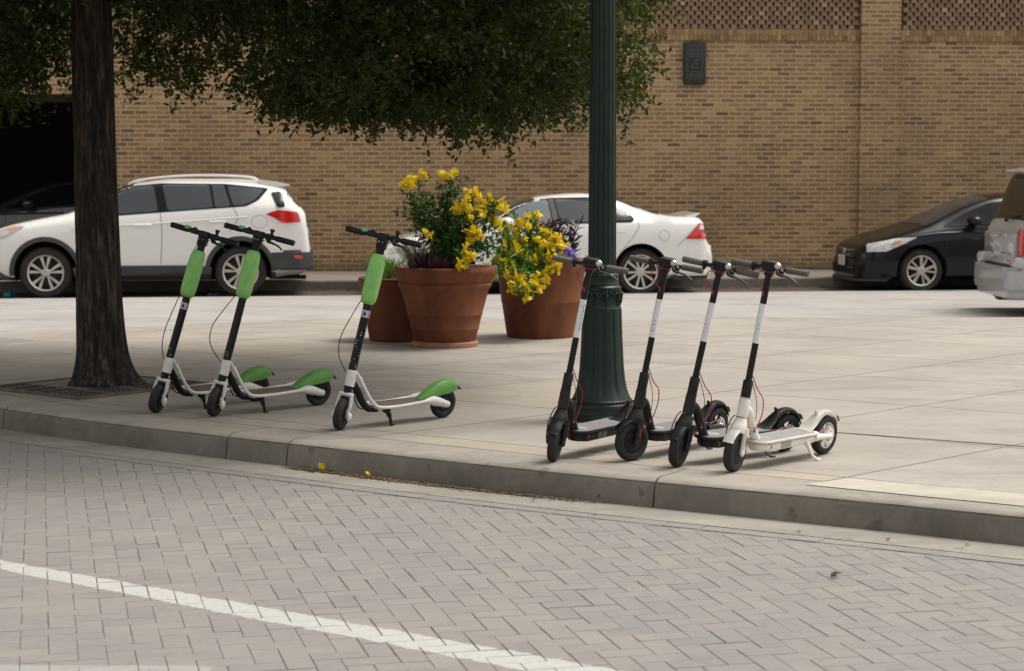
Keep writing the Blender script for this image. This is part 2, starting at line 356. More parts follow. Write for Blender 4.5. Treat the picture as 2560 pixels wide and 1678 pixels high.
def spline(pts,n=8):
    P=[Vector(p) for p in pts]; P=[P[0]*2-P[1]]+P+[P[-1]*2-P[-2]]; o=[]
    for i in range(1,len(P)-2):
        a,b,c,d=P[i-1:i+3]
        for k in range(n):
            t=k/n; o.append(.5*((2*b)+(c-a)*t+(2*a-5*b+4*c-d)*t*t+(3*b-a-3*c+d)*t**3))
    o.append(P[-2]); return o
def lathe(bm,prof,seg=48,mw=None,fn=None,mi=0,close=False):
    rings=[]
    for r,z in prof:
        ring=[]
        for k in range(seg):
            a=2*PI*k/seg; q=r*(fn(a,z) if fn else 1); ring.append(bm.verts.new((q*math.cos(a),q*math.sin(a),z)))
        rings.append(ring)
    for A,B in zip(rings,rings[1:]):
        for k in range(seg):
            f=bm.faces.new((A[k],A[(k+1)%seg],B[(k+1)%seg],B[k])); f.material_index=mi
    if close:
        bm.faces.new(rings[0][::-1]).material_index=mi; bm.faces.new(rings[-1]).material_index=mi
    if mw is not None: bmesh.ops.transform(bm,matrix=mw,verts=[v for r in rings for v in r])
def prism(bm,poly,z0,z1,mw=None,bev=0,mi=0):
    """poly in local xy, extruded z0..z1"""
    a=[bm.verts.new((x,y,z0)) for x,y in poly]; b=[bm.verts.new((x,y,z1)) for x,y in poly]; n=len(poly); fs=[]
    fs.append(bm.faces.new(a[::-1])); top=bm.faces.new(b); fs.append(top)
    for i in range(n): fs.append(bm.faces.new((a[i],a[(i+1)%n],b[(i+1)%n],b[i])))
    vs=a+b
    if bev:
        es=[e for e in top.edges]+[e for e in fs[0].edges]
        q=bmesh.ops.bevel(bm,geom=es,offset=bev,segments=2,affect='EDGES'); vs=list(set(v for f in list(q['faces'])+[f for f in fs if f.is_valid] for v in f.verts)); fs=list(q['faces'])+[f for f in fs if f.is_valid]
    for f in fs: f.material_index=mi
    if mw is not None: bmesh.ops.transform(bm,matrix=mw,verts=vs)
def np_mesh(name,V,F,m,parent=None,smooth=False):
    me=bpy.data.meshes.new(name); V=np.asarray(V,dtype=np.float32); F=np.asarray(F,dtype=np.int32); k=F.shape[1]
    me.vertices.add(len(V)); me.vertices.foreach_set('co',V.ravel()); me.loops.add(F.size); me.loops.foreach_set('vertex_index',F.ravel())
    me.polygons.add(len(F)); me.polygons.foreach_set('loop_start',np.arange(0,F.size,k,dtype=np.int32)); me.polygons.foreach_set('loop_total',np.full(len(F),k,dtype=np.int32))
    me.update(); me.validate(); me.materials.append(m)
    o=bpy.data.objects.new(name,me); C.objects.link(o)
    if parent: o.parent=parent
    return o
def leaves(P,D,L,W,up=None,rs=None,fold=.25):
    """P base points, D directions, L lengths, W widths -> two-quad leaf blades (folded), as verts & quads"""
    rs=rs or np.random.RandomState(1); n=len(P); D=D/np.linalg.norm(D,axis=1,keepdims=True)
    Q=rs.normal(size=(n,3)); 
    if up is not None: Q=Q*.6+np.array([0,0,1])*up
    S=np.cross(D,Q); S/=np.linalg.norm(S,axis=1,keepdims=True)+1e-9; N=np.cross(S,D)
    L=L[:,None];W=W[:,None]
    v0=P; v1=P+D*L*.45+S*W*.5-N*W*fold*.3; v2=P+D*L-N*L*.08; v3=P+D*L*.45-S*W*.5-N*W*fold*.3
    V=np.stack([v0,v1,v2,v3],1).reshape(-1,3); F=np.arange(4*n).reshape(n,4); return V,F

# ================================================================ GROUND
K=[(-5.6,17.0),(-5.55,15.9),(-4.95,14.7),(-4.2,13.65),(-3.36,12.80),(-2.664,12.19),(-2.065,11.73),(-1.3,11.18),(-.579,10.66),(-.096,10.32),(.357,10.02),(.722,9.79),(1.409,9.37),(2.083,8.95),(2.85,8.42),(4,7.55),(5.5,6.3),(7.5,4.4),(10,1.8)]
K=[Vector((p.x,p.y,0)) for p in spline([(x,y,0) for x,y in K],10)]
def arclen(P):
    s=[0]
    for a,b in zip(P,P[1:]): s.append(s[-1]+(b-a).length)
    return s
def offs(P,d):
    o=[]
    for i in range(len(P)):
        t=(P[min(len(P)-1,i+1)]-P[max(0,i-1)]).normalized(); o.append(P[i]+Vector((-t.y,t.x,0))*d)
    return o
Fe=spline([(-5.6,17.0,0),(-5.35,17.7,0),(-4.84,18.35,0),(-4.32,18.85,0),(-3.27,19.6,0),(-2.53,20.05,0),(-1.2,20.36,0),(1.18,20.47,0),(5.4,20.5,0),(16,20.6,0)],6)
def sheet(name,poly,m,z=0,kind='structure'):
    bm=bmesh.new(); vs=[bm.verts.new((p[0],p[1],z)) for p in poly]
    for t in tessellate_polygon([[Vector((p[0],p[1],0)) for p in poly]]): bm.faces.new([vs[i] for i in t])
    bmesh.ops.recalc_face_normals(bm,faces=bm.faces)
    if bm.faces and sum(f.normal.z for f in bm.faces)<0: bmesh.ops.reverse_faces(bm,faces=bm.faces)
    o=finish(name,bm,m,smooth=0); 
    if kind: o['kind']=kind
    return o
KW=.36
Kin=offs(K,KW+.009)
inner=[p for p in Kin if p.x>-5.2 or p.y<15.9]
sheet('plaza',[(p.x,p.y) for p in inner]+[(16,2)]+[(p.x,p.y) for p in reversed(Fe) if p.x>-5.1],M['plaza'],0)
sheet('plaza_subbase',[(p.x,p.y) for p in offs(K,.05)]+[(16,1)]+[(p.x,p.y-.02) for p in reversed(Fe)],M['sand'],-.012)
# kerb, cast in segments with open joints
S=arclen(K)
def s_at(pt):
    d=[(p-Vector((*pt,0))).length for p in K]; return S[d.index(min(d))]
def K_at(P,s):
    for i in range(len(S)-1):
        if S[i+1]>=s:
            t=(s-S[i])/max(1e-9,S[i+1]-S[i]); return P[i].lerp(P[i+1],t)
    return P[-1]
joints=sorted([S[0]]+[s_at(p) for p in ((-3.36,12.8),(-1.72,11.49),(-1.33,11.2),(.73,9.79),(4.6,7.1),(8,4))]+[S[-1]])
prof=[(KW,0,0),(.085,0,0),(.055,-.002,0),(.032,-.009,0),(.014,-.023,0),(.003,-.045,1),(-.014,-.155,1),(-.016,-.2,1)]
Ko={d:offs(K,d) for d,_,_ in prof}
bm=bmesh.new()
for a,b in zip(joints,joints[1:]):
    a+=.005;b-=.005; n=max(2,int((b-a)/.12)); rings=[]
    for i in range(n+1):
        s=a+(b-a)*i/n; rings.append([bm.verts.new(K_at(Ko[d],s)+Vector((0,0,z))) for d,z,_ in prof])
    for A,B in zip(rings,rings[1:]):
        for k in range(len(prof)-1):
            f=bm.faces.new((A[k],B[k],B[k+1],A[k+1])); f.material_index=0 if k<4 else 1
    for A in (rings[0],rings[-1]):
        f=bm.faces.new(A+[bm.verts.new(Vector((A[0].co.x,A[0].co.y,-.2)))]); f.material_index=1
bmesh.ops.recalc_face_normals(bm,faces=bm.faces)
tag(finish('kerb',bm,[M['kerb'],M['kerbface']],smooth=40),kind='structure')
bm=bmesh.new(); A=offs(K,.10);
vs=[(bm.verts.new(p+Vector((0,0,-.02))),bm.verts.new(p+Vector((0,0,-.2)))) for p in offs(K,.012)]
for a,b in zip(vs,vs[1:]): bm.faces.new((a[0],b[0],b[1],a[1]))
tag(finish('kerb_joint_filler',bm,M['sand']),kind='structure')
# far edge lip of the plaza
bm=bmesh.new(); q=[(bm.verts.new((p.x,p.y,0)),bm.verts.new((p.x,p.y+.03,-.03)),bm.verts.new((p.x,p.y+.04,-.25))) for p in Fe]
for a,b in zip(q,q[1:]):
    bm.faces.new((a[0],b[0],b[1],a[1])); bm.faces.new((a[1],b[1],b[2],a[2]))
tag(finish('far_plaza_kerb',bm,M['kerb']),kind='structure')
# paler patch of new concrete let into the kerb strip
sheet('concrete_patch',[(1.45,9.58),(1.715,9.775),(2.1,9.52),(2.5,9.26),(3.6,8.45),(3.42,8.22),(2.36,8.97),(1.9,9.27)],M['newcrete'],.004)
bm=bmesh.new()
for a,b in ((Vector((1.2,11.955,0)),Vector((1.931,11.50,0))),(Vector((1.931,11.50,0)),Vector((2.892,10.916,0))),(Vector((2.892,10.916,0)),Vector((5.2,9.5,0)))):
    n_=(b-a).normalized(); n_=Vector((-n_.y,n_.x,0))*.010
    bm.faces.new([bm.verts.new(v+Vector((0,0,.003))) for v in (a-n_,b-n_,b+n_,a+n_)])
tag(finish('expansion_joint',bm,M['sandjoint'],smooth=0),kind='structure')
# gutter pan
G=.31
def strip(name,d0,d1,z,m,th=.03):
    bm=bmesh.new(); A=offs(K,d0);B=offs(K,d1); r=[(bm.verts.new(a+Vector((0,0,z))),bm.verts.new(b+Vector((0,0,z))),bm.verts.new(b+Vector((0,0,z-th)))) for a,b in zip(A,B)]
    for p,q_ in zip(r,r[1:]):
        bm.faces.new((p[0],p[1],q_[1],q_[0])); bm.faces.new((p[1],p[2],q_[2],q_[1]))
    bmesh.ops.recalc_face_normals(bm,faces=bm.faces)
    if sum(f.normal.z for f in bm.faces)<0: bmesh.ops.reverse_faces(bm,faces=bm.faces)
    return tag(finish(name,bm,m,smooth=20),kind='structure')
strip('gutter',-.01,-G,-.149,M['gutter'])
# road bed + pavers
sheet('road_bed',[(-9,2),(14,-3),(14,14),(-9,19)],M['sand'],-.1578)
zr=-.155
def paver(bm,cx,cy,lx,ly,ang,z,jit=.0012):
    g=.0007+rnd.random()**3*.0030; hx=lx/2-g; hy=ly/2-g; c,s=math.cos(ang),math.sin(ang); dz=rnd.uniform(-1,1)*jit
    tx,ty=rnd.uniform(-1,1)*.0012,rnd.uniform(-1,1)*.0012; ch=.0022
    def v(x,y,h): return bm.verts.new((cx+x*c-y*s,cy+x*s+y*c,z+dz+h+x/lx*tx+y/ly*ty))
    t=[v(-hx+ch,-hy+ch,0),v(hx-ch,-hy+ch,0),v(hx-ch,hy-ch,0),v(-hx+ch,hy-ch,0)]
    m=[v(-hx,-hy,-.0022),v(hx,-hy,-.0022),v(hx,hy,-.0022),v(-hx,hy,-.0022)]
    b=[v(-hx,-hy,-.012),v(hx,-hy,-.012),v(hx,hy,-.012),v(-hx,hy,-.012)]
    bm.faces.new(t)
    for i in range(4):
        j=(i+1)%4; bm.faces.new((m[i],m[j],t[j],t[i])); bm.faces.new((b[i],b[j],m[j],m[i]))
bm=bmesh.new(); pa=R(13.6); ca,sa=math.cos(pa),math.sin(pa)
Kb=offs(K,-G-.01); Kxy=[(p.x,p.y) for p in Kb]
def beyond(x,y):
    # true when the point lies on the plaza side of the gutter's outer edge
    best=min(range(len(Kb)),key=lambda i:(Kb[i].x-x)**2+(Kb[i].y-y)**2); i=max(1,min(len(Kb)-2,best))
    t=(Kb[i+1]-Kb[i-1]); n=Vector((-t.y,t.x)).normalized(); return n.x*(x-Kb[i].x)+n.y*(y-Kb[i].y)
for i in range(-90,91):
    for j in range(30,150):
        k=(i+j)%4
        if k not in (0,2): continue
        if k==0: u,v,lu,lv=(i+1)*.1,(j+.5)*.1,.2,.1
        else: u,v,lu,lv=(i+.5)*.1,(j+1)*.1,.1,.2
        x=u*ca-v*sa; y=u*sa+v*ca
        if y<4.6 or y>14 or abs(x)>.30*y+1.1: continue
        if beyond(x,y)>.12: continue
        paver(bm,x,y,lu,lv,pa,zr)
tag(finish('brick_road',bm,M['paver'],smooth=0),kind='structure')
# single border course beside the gutter
bm=bmesh.new(); bs=6.0; Kc=offs(K,-G-.056)
while bs<S[-1]-3:
    a=K_at(Kc,bs);b=K_at(Kc,bs+.2); d=b-a; m_=(a+b)/2
    if abs(m_.x)<.3*m_.y+1: paver(bm,m_.x,m_.y,.2,.1,math.atan2(d.y,d.x),zr+.005,.0008)
    bs+=.203
tag(finish('road_border_course',bm,M['paver'],smooth=0),kind='structure')
sheet('ground',[(-400,-400),(400,-400),(400,600),(-400,600)],M['earth'],-.32)
# far street
TS=math.tan(R(8)); TK=math.tan(R(6.5))
edge=lambda x: 27.38+TS*x*.98
kerbY=lambda x: 28.95+TK*x
sheet('far_road',[(-40,15),(-5.5,15.2),(-5.0,18),(-4,18.9),(-2,19.9),(16,20.3),(60,20.3),(60,edge(60)),(-40,edge(-40))],M['farroad'],-.2)
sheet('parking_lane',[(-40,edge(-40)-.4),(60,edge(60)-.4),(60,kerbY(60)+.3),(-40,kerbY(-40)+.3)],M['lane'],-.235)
bm=bmesh.new(); pr=[(0,-.24),(.0,-.10),(.015,-.085),(.16,-.083)]
vs=[[bm.verts.new((x,kerbY(x)+a,b)) for a,b in pr] for x in (-40,60)]
for k in range(3): f=bm.faces.new((vs[0][k],vs[1][k],vs[1][k+1],vs[0][k+1])); f.material_index=0
bmesh.ops.recalc_face_normals(bm,faces=bm.faces)
tag(finish('far_kerb',bm,M['farkerb']),kind='structure')
T4=math.tan(R(4.5)); wallY=lambda x: 30.9+T4*x
bm=bmesh.new(); a=[bm.verts.new(v) for v in ((-40,kerbY(-40)+.15,-.085),(60,kerbY(60)+.15,-.085),(60,wallY(60)+.3,-.03),(-40,wallY(-40)+.3,-.03))]; bm.faces.new(a)
tag(finish('far_pavement',bm,M['farwalk'],smooth=0),kind='structure')

# ================================================================ BRICK BUILDING
WM=Matrix.Translation((0,30.9,0))@Matrix.Rotation(R(4.5),4,'Z')
bld=thing('brick_building','long tan brick building with garage opening and lattice brick band across the street','building'); bld.matrix_basis=WM
bld.location=(0,30.9,0)
bm=bmesh.new()
GX=-6.19
box(bm,(GX,0,-.1),(26,.4,3.575))                      # main wall
box(bm,(-16,.02,2.71),(GX,.4,3.575))                  # above the garage opening
box(bm,(-40,0,-.1),(-16,.4,3.575))
box(bm,(-40,.1,3.575),(26,.4,9.5))
box(bm,(-40,.0,5.0),(26,.1,9.5))
finish('wall',bm,M['brick'],bld,smooth=0)
bm=bmesh.new(); box(bm,(5.566,-.075,-.1),(6.204,.1,9.5)); finish('pilaster',bm,M['brick'],bld,smooth=0)
for xa,xb in ((-12,5.55),(6.22,14)):
    bm=bmesh.new(); x=xa
    while x<xb:
        box(bm,(x+.004,-.028,3.582),(x+.066,.1,3.660)); box(bm,(x+.004,-.012,3.668),(x+.066,.1,3.757))
        x+=.0705
    finish('rowlock_course',bm,M['header'],bld,smooth=0)
bm=bmesh.new(); box(bm,(-12,-.006,3.5755),(14,.1,3.76)); finish('rowlock_bedding',bm,M['mortar'],bld,smooth=0)
bm=bmesh.new(); z=3.762; r=0
while z<4.95:
    x=-10+(r%2)*.063
    while x<13.5:
        if not (5.50<x+.04<6.25): box(bm,(x,-.012+rnd.uniform(-.006,.006),z+.001),(x+.086,.1,z+.0685)); box(bm,(x+.087,.026+rnd.uniform(-.006,.006),z+.001),(x+.125,.1,z+.036))
        x+=.126
    z+=.0703; r+=1
finish('lattice_brickwork',bm,M['lattice'],bld,smooth=0)
# garage interior
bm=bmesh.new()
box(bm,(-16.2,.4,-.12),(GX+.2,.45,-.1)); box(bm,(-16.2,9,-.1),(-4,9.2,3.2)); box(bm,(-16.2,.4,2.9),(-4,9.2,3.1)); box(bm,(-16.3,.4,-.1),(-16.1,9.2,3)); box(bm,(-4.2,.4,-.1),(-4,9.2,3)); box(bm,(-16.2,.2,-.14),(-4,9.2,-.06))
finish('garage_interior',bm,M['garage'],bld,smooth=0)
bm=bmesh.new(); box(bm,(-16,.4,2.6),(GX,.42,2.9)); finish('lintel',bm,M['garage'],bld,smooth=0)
bm=bmesh.new(); box(bm,(-.662,-.003,-.1),(-.652,.05,3.57)); finish('control_joint',bm,M['mortar'],bld,smooth=0)
# bronze plaque
pl=thing('wall_plaque','dark bronze plaque with raised relief mounted high on the brick wall','plaque'); pl.matrix_basis=WM@Matrix.Translation((2.888,0,3.215))
bm=bmesh.new(); box(bm,(-.18,-.10,-.335),(.18,-.001,.335),.03,seg=2)
for a,b in (((-.125,-.107,-.25),(-.118,-.099,.21)),((.118,-.107,-.25),(.125,-.099,.21)),((-.118,-.107,.203),(.118,-.099,.21)),((-.118,-.107,-.25),(.118,-.099,-.243))): box(bm,a,b,mi=1)
for k in range(5): box(bm,(-.10+k*.045,-.105,.265),(-.078+k*.045,-.099,.28),mi=1)
r2=random.Random(3)
for z in (.14,.10,-.14,-.18,-.21):
    x=-.09
    while x<.09:
        wd=r2.uniform(.01,.03); box(bm,(x,-.105,z),(x+wd,-.099,z+r2.uniform(.008,.018)),mi=1); x+=wd+.01
tube(bm,[(-.05,-.103,-.04),(0,-.104,.02),(.045,-.103,.06)],.008,6,mi=1); tube(bm,[(-.06,-.103,-.06),(.05,-.103,-.07)],.006,6,mi=1)
finish('plaque_body',bm,[M['bronze'],M['bronzehi']],pl)

# ================================================================ CARS
def mono(xs,ys):
    xs=np.array(xs,float);ys=np.array(ys,float);h=np.diff(xs);d=np.diff(ys)/h;m=np.zeros(len(xs));m[0]=d[0];m[-1]=d[-1]
    for i in range(1,len(xs)-1):
        m[i]=0 if d[i-1]*d[i]<=0 else 2*d[i-1]*d[i]/(d[i-1]+d[i])
    def f(x):
        i=int(np.clip(np.searchsorted(xs,x)-1,0,len(h)-1)); t=(x-xs[i])/h[i]
        return float((2*t**3-3*t*t+1)*ys[i]+(t**3-2*t*t+t)*h[i]*m[i]+(-2*t**3+3*t*t)*ys[i+1]+(t**3-t*t)*h[i]*m[i+1])
    return f
class Car:
    def __init__(s,root,tab,paintm,wheels,wr,arch):
        s.root=root; xs=[t[0] for t in tab]; s.f=[mono(xs,[t[k] for t in tab]) for k in range(1,6)]; s.L=xs[-1]; s.wheels=wheels; s.wr=wr; s.arch=arch; s.xs=xs; s.paint=paintm
    def sec(s,x):
        zb,zs,zt,w,wr=[f(x) for f in s.f]; h=zs-zb; g=zt-zs; e7=min(.10,.5*g); e8=min(.04,.2*g)
        return [(0,zb),(.80*w,zb),(.955*w,zb+.22*h*.4),(.985*w,zb+.22*h),(w,zb+.50*h),(.995*w,zb+.74*h),(.975*w,zb+.93*h),(.94*w,zs),(wr+.035,zt-e7),(wr-.03,zt-e8),(.72*wr,zt-.25*e8),(.4*wr,zt-.05*e8),(0,zt)]
    def body(s):
        bm=bmesh.new(); X=[]
        for a,b in zip(s.xs,s.xs[1:]):
            n=max(1,int(math.ceil((b-a)/.07))); X+= [a+(b-a)*k/n for k in range(n)]
        X.append(s.L); rings=[]
        for x in X:
            q=s.sec(x); pts=[(y,z) for y,z in q]+[(-y,z) for y,z in q[-2:0:-1]]
            rings.append([bm.verts.new((x,y,z)) for y,z in pts])
        n=len(rings[0])
        for A,B in zip(rings,rings[1:]):
            for k in range(n): bm.faces.new((A[k],B[k],B[(k+1)%n],A[(k+1)%n]))
        bm.faces.new(rings[0]); bm.faces.new(rings[-1][::-1]); bmesh.ops.recalc_face_normals(bm,faces=bm.faces)
        o=finish('body',bm,[s.paint,M['well']],s.root,smooth=50)
        # cut the wheel arches
        cb=bmesh.new()
        for wx in s.wheels:
            for sd in (-1,1):
                y0,y1=(.60,1.3) if sd>0 else (-1.3,-.60)
                lathe(cb,[(s.arch,y0),(s.arch,y1)],40,Matrix.Translation((wx,0,s.wr+.01))@Matrix.Rotation(R(90),4,'X')@Matrix.Diagonal((1,1,-1,1)),close=True)
        bmesh.ops.recalc_face_normals(cb,faces=cb.faces)
        co=finish('cutter',cb,[M['well']],None,smooth=0)
        md=o.modifiers.new('b','BOOLEAN'); md.operation='DIFFERENCE'; md.object=co; md.solver='EXACT'; md.material_mode='TRANSFER'
        bpy.context.view_layer.update()
        dg=bpy.context.evaluated_depsgraph_get()
        # evaluate in local space: both at the origin
        me=bpy.data.meshes.new_from_object(o.evaluated_get(dg)); o.modifiers.clear(); old=o.data; o.data=me; me.name='body'
        me.polygons.foreach_set('use_smooth',[True]*len(me.polygons)); me.set_sharp_from_angle(angle=R(40))
        bpy.data.objects.remove(co)
        return o
    def y_at(s,x,z):
        q=s.sec(x)
        for (y0,z0),(y1,z1) in zip(q[1:],q[2:]):
            if z0<=z<=z1: return y0+(y1-y0)*(z-z0)/max(1e-6,z1-z0)
        return q[8][0] if z>q[8][1] else q[1][0]
    def patch(s,name,poly,m,off=.005,sides=(-1,1),thick=.0,rounded=0,parent=None):
        out_=[]
        if rounded:
            P=[Vector((a,b,0)) for a,b in poly]; n=len(P); pp=[]
            for i in range(n):
                p=P[i]; a=P[i-1]-p; b=P[(i+1)%n]-p; ra=min(rounded,a.length*.45); rb=min(rounded,b.length*.45)
                A=p+a.normalized()*ra; B=p+b.normalized()*rb
                for k in range(5):
                    t=k/4; v=A*(1-t)**2+p*2*t*(1-t)+B*t*t; pp.append((v.x,v.y))
            poly=pp
        for sd in sides:
            bm=bmesh.new(); vs=[bm.verts.new((x,0,z)) for x,z in poly]
            for t in tessellate_polygon([[Vector((x,z,0)) for x,z in poly]]): bm.faces.new([vs[i] for i in t])
            xs_=[p[0] for p in poly]; zs_=[p[1] for p in poly]
            for ax,lo_,hi_ in ((0,min(xs_),max(xs_)),(2,min(zs_),max(zs_))):
                q=math.floor(lo_/.04)*.04+.04
                while q<hi_:
                    co=[0,0,0]; no=[0,0,0]; co[ax]=q; no[ax]=1
                    bmesh.ops.bisect_plane(bm,geom=bm.verts[:]+bm.edges[:]+bm.faces[:],plane_co=co,plane_no=no); q+=.04
            for v in bm.verts: v.co.y=sd*(s.y_at(v.co.x,v.co.z)+off+.005)
            bmesh.ops.recalc_face_normals(bm,faces=bm.faces)
            if sum(f.normal.y*f.calc_area() for f in bm.faces)*sd<0: bmesh.ops.reverse_faces(bm,faces=bm.faces)
            out_.append(finish(name,bm,m,parent or s.root,smooth=40))
        return out_
    def strip_side(s,name,pts,wd,m,off=.004,sides=(-1,1),parent=None):
        """thin raised line that follows the side surface"""
        for sd in sides:
            bm=bmesh.new(); P=spline([(x,0,z) for x,z in pts],8); rows=[]
            for i,p in enumerate(P):
                t=(P[min(len(P)-1,i+1)]-P[max(0,i-1)]).normalized(); n=Vector((-t.z,0,t.x))
                r=[]
                for k in (-1,0,1):
                    q=p+n*wd/2*k; r.append(bm.verts.new((q.x,sd*(s.y_at(q.x,q.z)+off+(.25*wd if k==0 and wd>.02 else 0)),q.z)))
                rows.append(r)
            for A,B in zip(rows,rows[1:]):
                for k in range(2): bm.faces.new((A[k],A[k+1],B[k+1],B[k]))
            bmesh.ops.recalc_face_normals(bm,faces=bm.faces)
            if sum(f.normal.y for f in bm.faces)*sd<0: bmesh.ops.reverse_faces(bm,faces=bm.faces)
            finish(name,bm,m,parent or s.root,smooth=40)
    def top_patch(s,name,x0,x1,ymax,m,off=.005,n=10,ymax1=None):
        bm=bmesh.new(); rows=[]
        for i in range(n+1):
            x=x0+(x1-x0)*i/n; q=s.sec(x)[7:]; row=[]; ym=ymax+((ymax1 or ymax)-ymax)*i/n
            ym=min(ym,q[0][0]-.01)
            for k in range(-8,9):
                y=ym*k/8; ay=abs(y); z=q[-1][1]
                for (ya,za),(yb,zb_) in zip(q,q[1:]):
                    if yb<=ay<=ya: z=za+(zb_-za)*(ay-ya)/min(-1e-6,yb-ya); break
                row.append(bm.verts.new((x,y,z)))
            rows.append(row)
        for A,B in zip(rows,rows[1:]):
            for k in range(16): bm.faces.new((A[k],A[k+1],B[k+1],B[k]))
        bmesh.ops.recalc_face_normals(bm,faces=bm.faces)
        if sum(f.normal.z for f in bm.faces)<0: bmesh.ops.reverse_faces(bm,faces=bm.faces)
        bm.normal_update()
        for v in list(bm.verts): v.co+=v.normal*off
        return finish(name,bm,m,s.root,smooth=40)
    def wheel(s,style,rim,tw=.225,face='alloy'):
        for wx in s.wheels:
            for sd in (-1,1):
                yo=sd*(s.f[3](wx)-.035)
                R_=s.wr; bm=bmesh.new()
                prof=[(rim-.005,-tw/2+.02),(rim+.02,-tw/2),(R_-.035,-tw/2-.008),(R_-.008,-tw/2+.022),(R_,-tw/2+.05),(R_,tw/2-.05),(R_-.008,tw/2-.022),(R_-.035,tw/2+.008),(rim+.02,tw/2),(rim-.005,tw/2-.02),(rim-.01,0),(rim-.005,-tw/2+.02)]
                Mx=Matrix.Translation((wx,yo-sd*tw/2,R_))@Matrix.Rotation(R(90 if sd<0 else -90),4,'X')
                lathe(bm,prof,56,Mx); bmesh.ops.recalc_face_normals(bm,faces=bm.faces)
                ty=finish('wheel',bm,M['carrubber'],s.root,smooth=50)
                bm=bmesh.new(); f=tw/2
                lathe(bm,[(rim-.020,f-.03),(rim-.016,f-.014),(rim-.004,f-.006),(rim+.004,f-.002),(rim+.006,f-.012)],56)
                lathe(bm,[(.001,f-.018),(.045,f-.018),(.062,f-.028),(.066,f-.06)],24)
                for k in range(style['n']):
                    a0=2*PI*k/style['n']+style.get('rot',0)
                    for da,wa,wb in style['sp']:
                        # each spoke: tapered bar from the hub to the rim
                        a1=a0+da; ai=a0+da*style.get('in',.5); ri,ro=.045,rim-.02
                        ci=Vector((math.cos(ai),math.sin(ai),0)); cr=Vector((math.cos(a1),math.sin(a1),0))
                        p0=ci*ri; p1=cr*ro; t=(p1-p0).normalized(); n_=Vector((-t.y,t.x,0)); vs=[]
                        for p,wd,z in ((p0,wa,f-.024),((p0+p1)/2,(wa+wb)/2,f-.016),(p1,wb,f-.018)):
                            vs.append([bm.verts.new(p+n_*wd/2+Vector((0,0,z))),bm.verts.new(p-n_*wd/2+Vector((0,0,z))),bm.verts.new(p-n_*wd*.4+Vector((0,0,z-.04))),bm.verts.new(p+n_*wd*.4+Vector((0,0,z-.04)))])
                        for A,B in zip(vs,vs[1:]):
                            for q in range(4): bm.faces.new((A[q],A[(q+1)%4],B[(q+1)%4],B[q]))
                        bm.faces.new(vs[0]); bm.faces.new(vs[-1][::-1])
                bmesh.ops.recalc_face_normals(bm,faces=bm.faces); bmesh.ops.transform(bm,matrix=Mx,verts=bm.verts)
                finish('rim',bm,M[face],ty,smooth=30)
                bm=bmesh.new(); lathe(bm,[(.001,f-.12),(rim-.03,f-.12),(rim-.014,f-.03)],40,Mx); lathe(bm,[(.001,f-.075),(rim*.62,f-.075),(rim*.62,f-.09)],32,Mx)
                finish('brake_disc',bm,M['alloydark'],ty,smooth=30)
def mirror_thing(car,x,z,m,cap,sides=(-1,1)):
    for sd in sides:
        y=car.y_at(x+.05,z)
        bm=bmesh.new(); v=bmesh.ops.create_icosphere(bm,subdivisions=3,radius=1)['verts']
        bmesh.ops.transform(bm,matrix=Matrix.Translation((x,sd*(y+.13),z+.06))@Matrix.Diagonal((.105,.125,.070,1)),verts=v)
        o=finish('wing_mirror',bm,cap,car.root)
        bm=bmesh.new(); tube(bm,[(x+.05,sd*(y-.02),z-.03),(x+.02,sd*(y+.06),z)],[.035,.025],8); finish('mirror_stalk',bm,M['black'],o)
def place_car(root,front_wheel_xy,wx,hw,yaw,z):
    """put the near-side wheel contact at the given ground point (the car faces -X)"""
    c,s_=math.cos(yaw),math.sin(yaw); lx,ly=wx,-hw
    root.location=(front_wheel_xy[0]-(lx*c-ly*s_),front_wheel_xy[1]-(lx*s_+ly*c),z); root.rotation_euler=(0,0,yaw)
LZ=-.235
RIM_SUV=dict(n=5,sp=((-.24,.018,.046),(.24,.018,.046)),**{'in':.45},rot=.31)
RIM_SED=dict(n=5,sp=((-.26,.026,.034),(.26,.026,.034)),**{'in':1.0},rot=-PI/2)
RIM_CIV=dict(n=5,sp=((-.27,.020,.028),(.20,.026,.050)),**{'in':.7},rot=.15)
# ---- white SUV
suv=thing('parked_suv','white compact SUV with roof rails and black cladding parked nose left behind the tree','suv')
tab=[(0,.45,.60,.66,.52,.42),(.05,.33,.72,.80,.70,.58),(.18,.27,.86,.93,.83,.68),(.40,.25,.95,1.01,.895,.74),(.85,.24,1.03,1.11,.92,.77),(1.22,.24,1.08,1.18,.92,.77),(1.40,.24,1.105,1.265,.92,.74),(1.84,.24,1.15,1.49,.92,.69),(2.18,.24,1.175,1.60,.92,.665),(2.75,.24,1.215,1.655,.92,.65),(3.4,.24,1.265,1.655,.92,.64),(3.85,.26,1.30,1.63,.915,.63),(4.12,.28,1.30,1.585,.90,.625),(4.22,.30,1.285,1.535,.89,.64),(4.33,.31,1.255,1.36,.885,.70),(4.42,.32,1.21,1.265,.875,.75),(4.49,.35,1.10,1.19,.86,.76),(4.54,.42,.74,.82,.81,.72),(4.57,.48,.62,.68,.72,.62)]
c1=Car(suv,tab,M['carwhite'],(.93,3.59),.36,.43); c1.body()
c1.wheel(RIM_SUV,.245,.235)
c1.patch('window',[(1.42,1.135),(2.47,1.205),(2.40,1.565),(2.12,1.535),(1.82,1.42),(1.55,1.26)],M['glass'],.006,rounded=.05)
c1.patch('window',[(2.60,1.212),(3.22,1.258),(3.165,1.572),(2.52,1.575)],M['glass'],.006,rounded=.04)
c1.patch('window',[(3.25,1.26),(3.46,1.275),(3.37,1.562),(3.20,1.570)],M['glass'],.006,rounded=.03)
